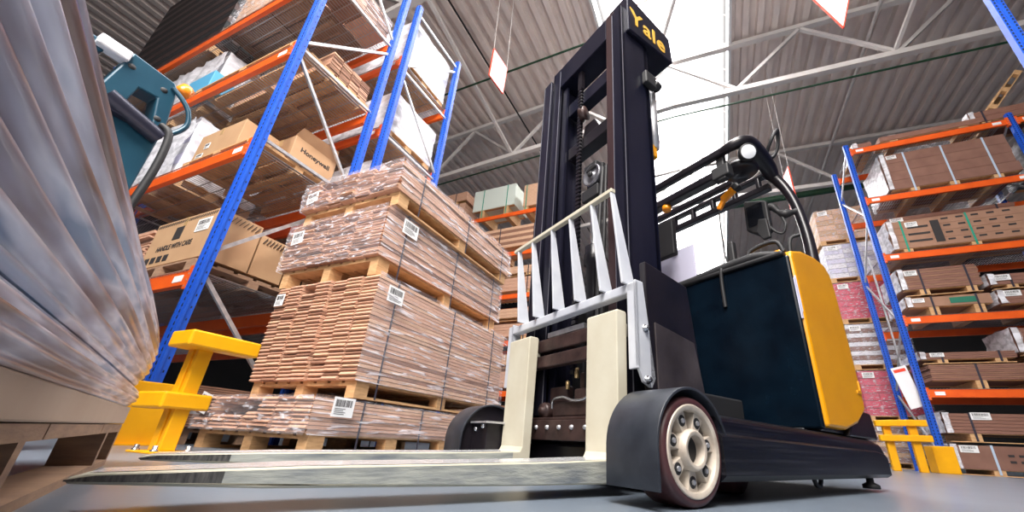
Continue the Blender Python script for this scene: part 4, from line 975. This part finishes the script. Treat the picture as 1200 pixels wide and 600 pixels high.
tb('hood_strap', MB().tube([(1.13, .42, 1.02), (1.125, .42, 1.2), (1.13, .41, 1.29), (1.2, .40, 1.31)], .012, 6), M['matte_black'])
tb('document_board', MB().box(1.30, 1.315, .70, 1.03, 1.30, 1.66), M['lav'], .006)
tb('board_clip', MB().box(1.28, 1.30, .84, .89, 1.62, 1.68), M['matte_black'], .004)
tb('control_lever', MB().box(1.28, 1.33, .385, .435, 1.29, 1.55), M['matte_black'], .012)
tb('control_console', MB().box(1.3, 1.6, .3, .75, 1.28, 1.40).box(1.45, 1.75, .09, .3, 1.28, 1.42), M['black'], .02)

# overhead guard
G = M['matte_black']
tb('guard_bar', MB().bar((1.14, .24, 2.20), (1.14, 1.42, 2.20), .05, .06), M['black'], .012)
tb('guard_bar', MB().bar((1.38, .35, 2.21), (1.38, 1.42, 2.21), .09, .07), M['black'], .012)
tb('guard_bar', MB().bar((1.53, .3, 2.20), (1.53, 1.42, 2.20), .05, .05), M['black'], .01)
q = MB().bar((1.69, .22, 2.12), (1.69, 1.42, 2.12), .06, .05).bar((1.69, .22, 2.24), (1.69, 1.42, 2.24), .06, .03)
for k in range(6): q.bar((1.69, .3+k*.2, 2.12), (1.69, .3+k*.2, 2.24), .06, .03, (0, 1, 0))
tb('guard_rear_frame', q, M['black'], .006)
tb('guard_side_member', MB().tube([(1.14, .30, 2.2), (1.145, .22, 2.21), (1.19, .16, 2.23), (1.28, .15, 2.25), (1.45, .17, 2.26), (1.6, .18, 2.24), (1.68, .19, 2.2)], [.03, .04, .045, .055, .065, .06, .05], 14), M['black'])
tb('guard_disc', MB().lathe((1.34, .27, 2.09), (0, 0, 1), [(0, 0), (.10, 0), (.12, .02), (.11, .06), (0, .08)], 28), M['black'])
tb('guard_pillar', MB().tube([(1.68, .20, 2.22), (1.70, .16, 2.14), (1.70, .12, 2.04), (1.70, .085, 1.9), (1.69, .06, 1.72), (1.67, .045, 1.52), (1.65, .045, 1.32)], [.045, .04, .035, .034, .034, .036, .04], 12), M['black'])
tb('guard_pillar', MB().tube([(1.68, 1.40, 2.18), (1.70, 1.44, 1.9), (1.68, 1.46, 1.5), (1.65, 1.45, 1.25)], .036, 12), M['black'])
tb('guard_front_pillar', MB().box(1.12, 1.18, 1.34, 1.42, 1.25, 2.2).box(1.13, 1.15, .90, 1.42, 1.72, 1.84), M['black'], .01)
tb('guard_panel', MB().box(1.10, 1.15, .74, 1.0, 1.52, 1.82), M['matte_black'], .008)
tb('work_lamp', MB().lathe((1.2, .15, 2.13), (-.6, -.72, -.35), [(0, -.04), (.05, -.04), (.062, 0), (.062, .02), (.052, .024)], 24), M['matte_black'])
tb('lamp_lens', MB().lathe((1.2, .15, 2.13), (-.6, -.72, -.35), [(0, .03), (.03, .028), (.052, .022)], 24), M['lamp'])
q = MB().tube([(1.5, .13, 2.28), (1.46, .06, 2.36), (1.5, .03, 2.44), (1.56, .05, 2.44), (1.58, .08, 2.34), (1.56, .12, 2.27)], .013, 8, True); tb('mirror_bracket', q, M['matte_black'])
tb('amber_beacon', MB().lathe((1.38, .97, 2.13), (0, 0, 1), [(0, 0), (.035, 0), (.04, .02), (.04, .05), (0, .05)], 16), M['amber'])
tb('hose_bracket', MB().box(1.15, 1.2, .30, .36, 1.98, 2.22).box(1.14, 1.22, .27, .40, 2.0, 2.1), M['matte_black'], .01)
# terminal on its arm
tm = tb('terminal', MB().prism([(.235, 1.69), (.23, 1.94), (.25, 1.96), (.385, 2.02), (.40, 2.0), (.41, 1.76), (.30, 1.66)], lambda a, b, t: (t, a, b), 1.58, 1.635), M['matte_black'], .012)
build('screen', MB().box(1.574, 1.582, .26, .385, 1.77, 1.95), M['screen'], tm, .004)
build('keypad', MB().prism([(.235, 1.62), (.24, 1.78), (.30, 1.80), (.33, 1.70), (.29, 1.62)], lambda a, b, t: (t, a, b), 1.55, 1.58), M['matte_black'], tm, .008)
tb('terminal_arm', MB().tube([(1.62, .30, 1.88), (1.62, .22, 1.90), (1.63, .18, 1.84), (1.63, .14, 1.80), (1.66, .10, 1.81), (1.69, .075, 1.82)], [.02, .03, .018, .034, .02, .03], 12), M['matte_black'])
tb('terminal_cable', MB().tube([(1.6, .25, 1.75), (1.59, .22, 1.68), (1.6, .17, 1.64), (1.6, .14, 1.70), (1.62, .16, 1.78)], .009, 6), M['matte_black'])
tb('pillar_grab_handle', MB().tube([(1.64, .10, 1.32), (1.62, .15, 1.36), (1.62, .155, 1.5), (1.64, .14, 1.6), (1.67, .09, 1.62)], .013, 8), M['matte_black'])
tb('hood_tray', MB().prism([(1.3, .06), (1.7, .08), (1.7, .42), (1.3, .5)], lambda a, b, t: (a, b, t), 1.30, 1.33), M['matte_black'], .01)

# barcode scanner hanging from the guard
sc = thing('barcode_scanner', 'black and yellow handheld scanner hanging under the overhead guard', 'scanner', (0, 0, 0))
Tm = Matrix.Translation((-.097, 1.348, 0)) @ Matrix.Rotation(R(60), 4, 'Z')
def wbuild(name, mb, mt, parent, bevel=0):
    mb.v = [Tm @ v for v in mb.v]; return build(name, mb, mt, parent, bevel)
sc.location = Tm @ Vector((1.5, .45, 2.0)); ORG[sc.name] = Vector(sc.location)
wbuild('body', MB().bar((1.5, .40, 2.12), (1.5, .52, 2.06), .05, .055), M['amber'], sc, .012)
wbuild('grip', MB().bar((1.5, .50, 2.07), (1.5, .56, 1.99), .035, .04), M['amber'], sc, .01)
wbuild('head', MB().bar((1.5, .37, 2.135), (1.5, .42, 2.11), .06, .065), M['matte_black'], sc, .012)
wbuild('cord', MB().tube([(1.5, .56, 1.99), (1.5, .565, 1.8), (1.48, .55, 1.55), (1.42, .50, 1.42)], .005, 6), M['matte_black'], sc)
wbuild('hook', MB().tube([(1.5, .42, 2.12), (1.5, .42, 2.2)], .006, 6), M['matte_black'], sc)
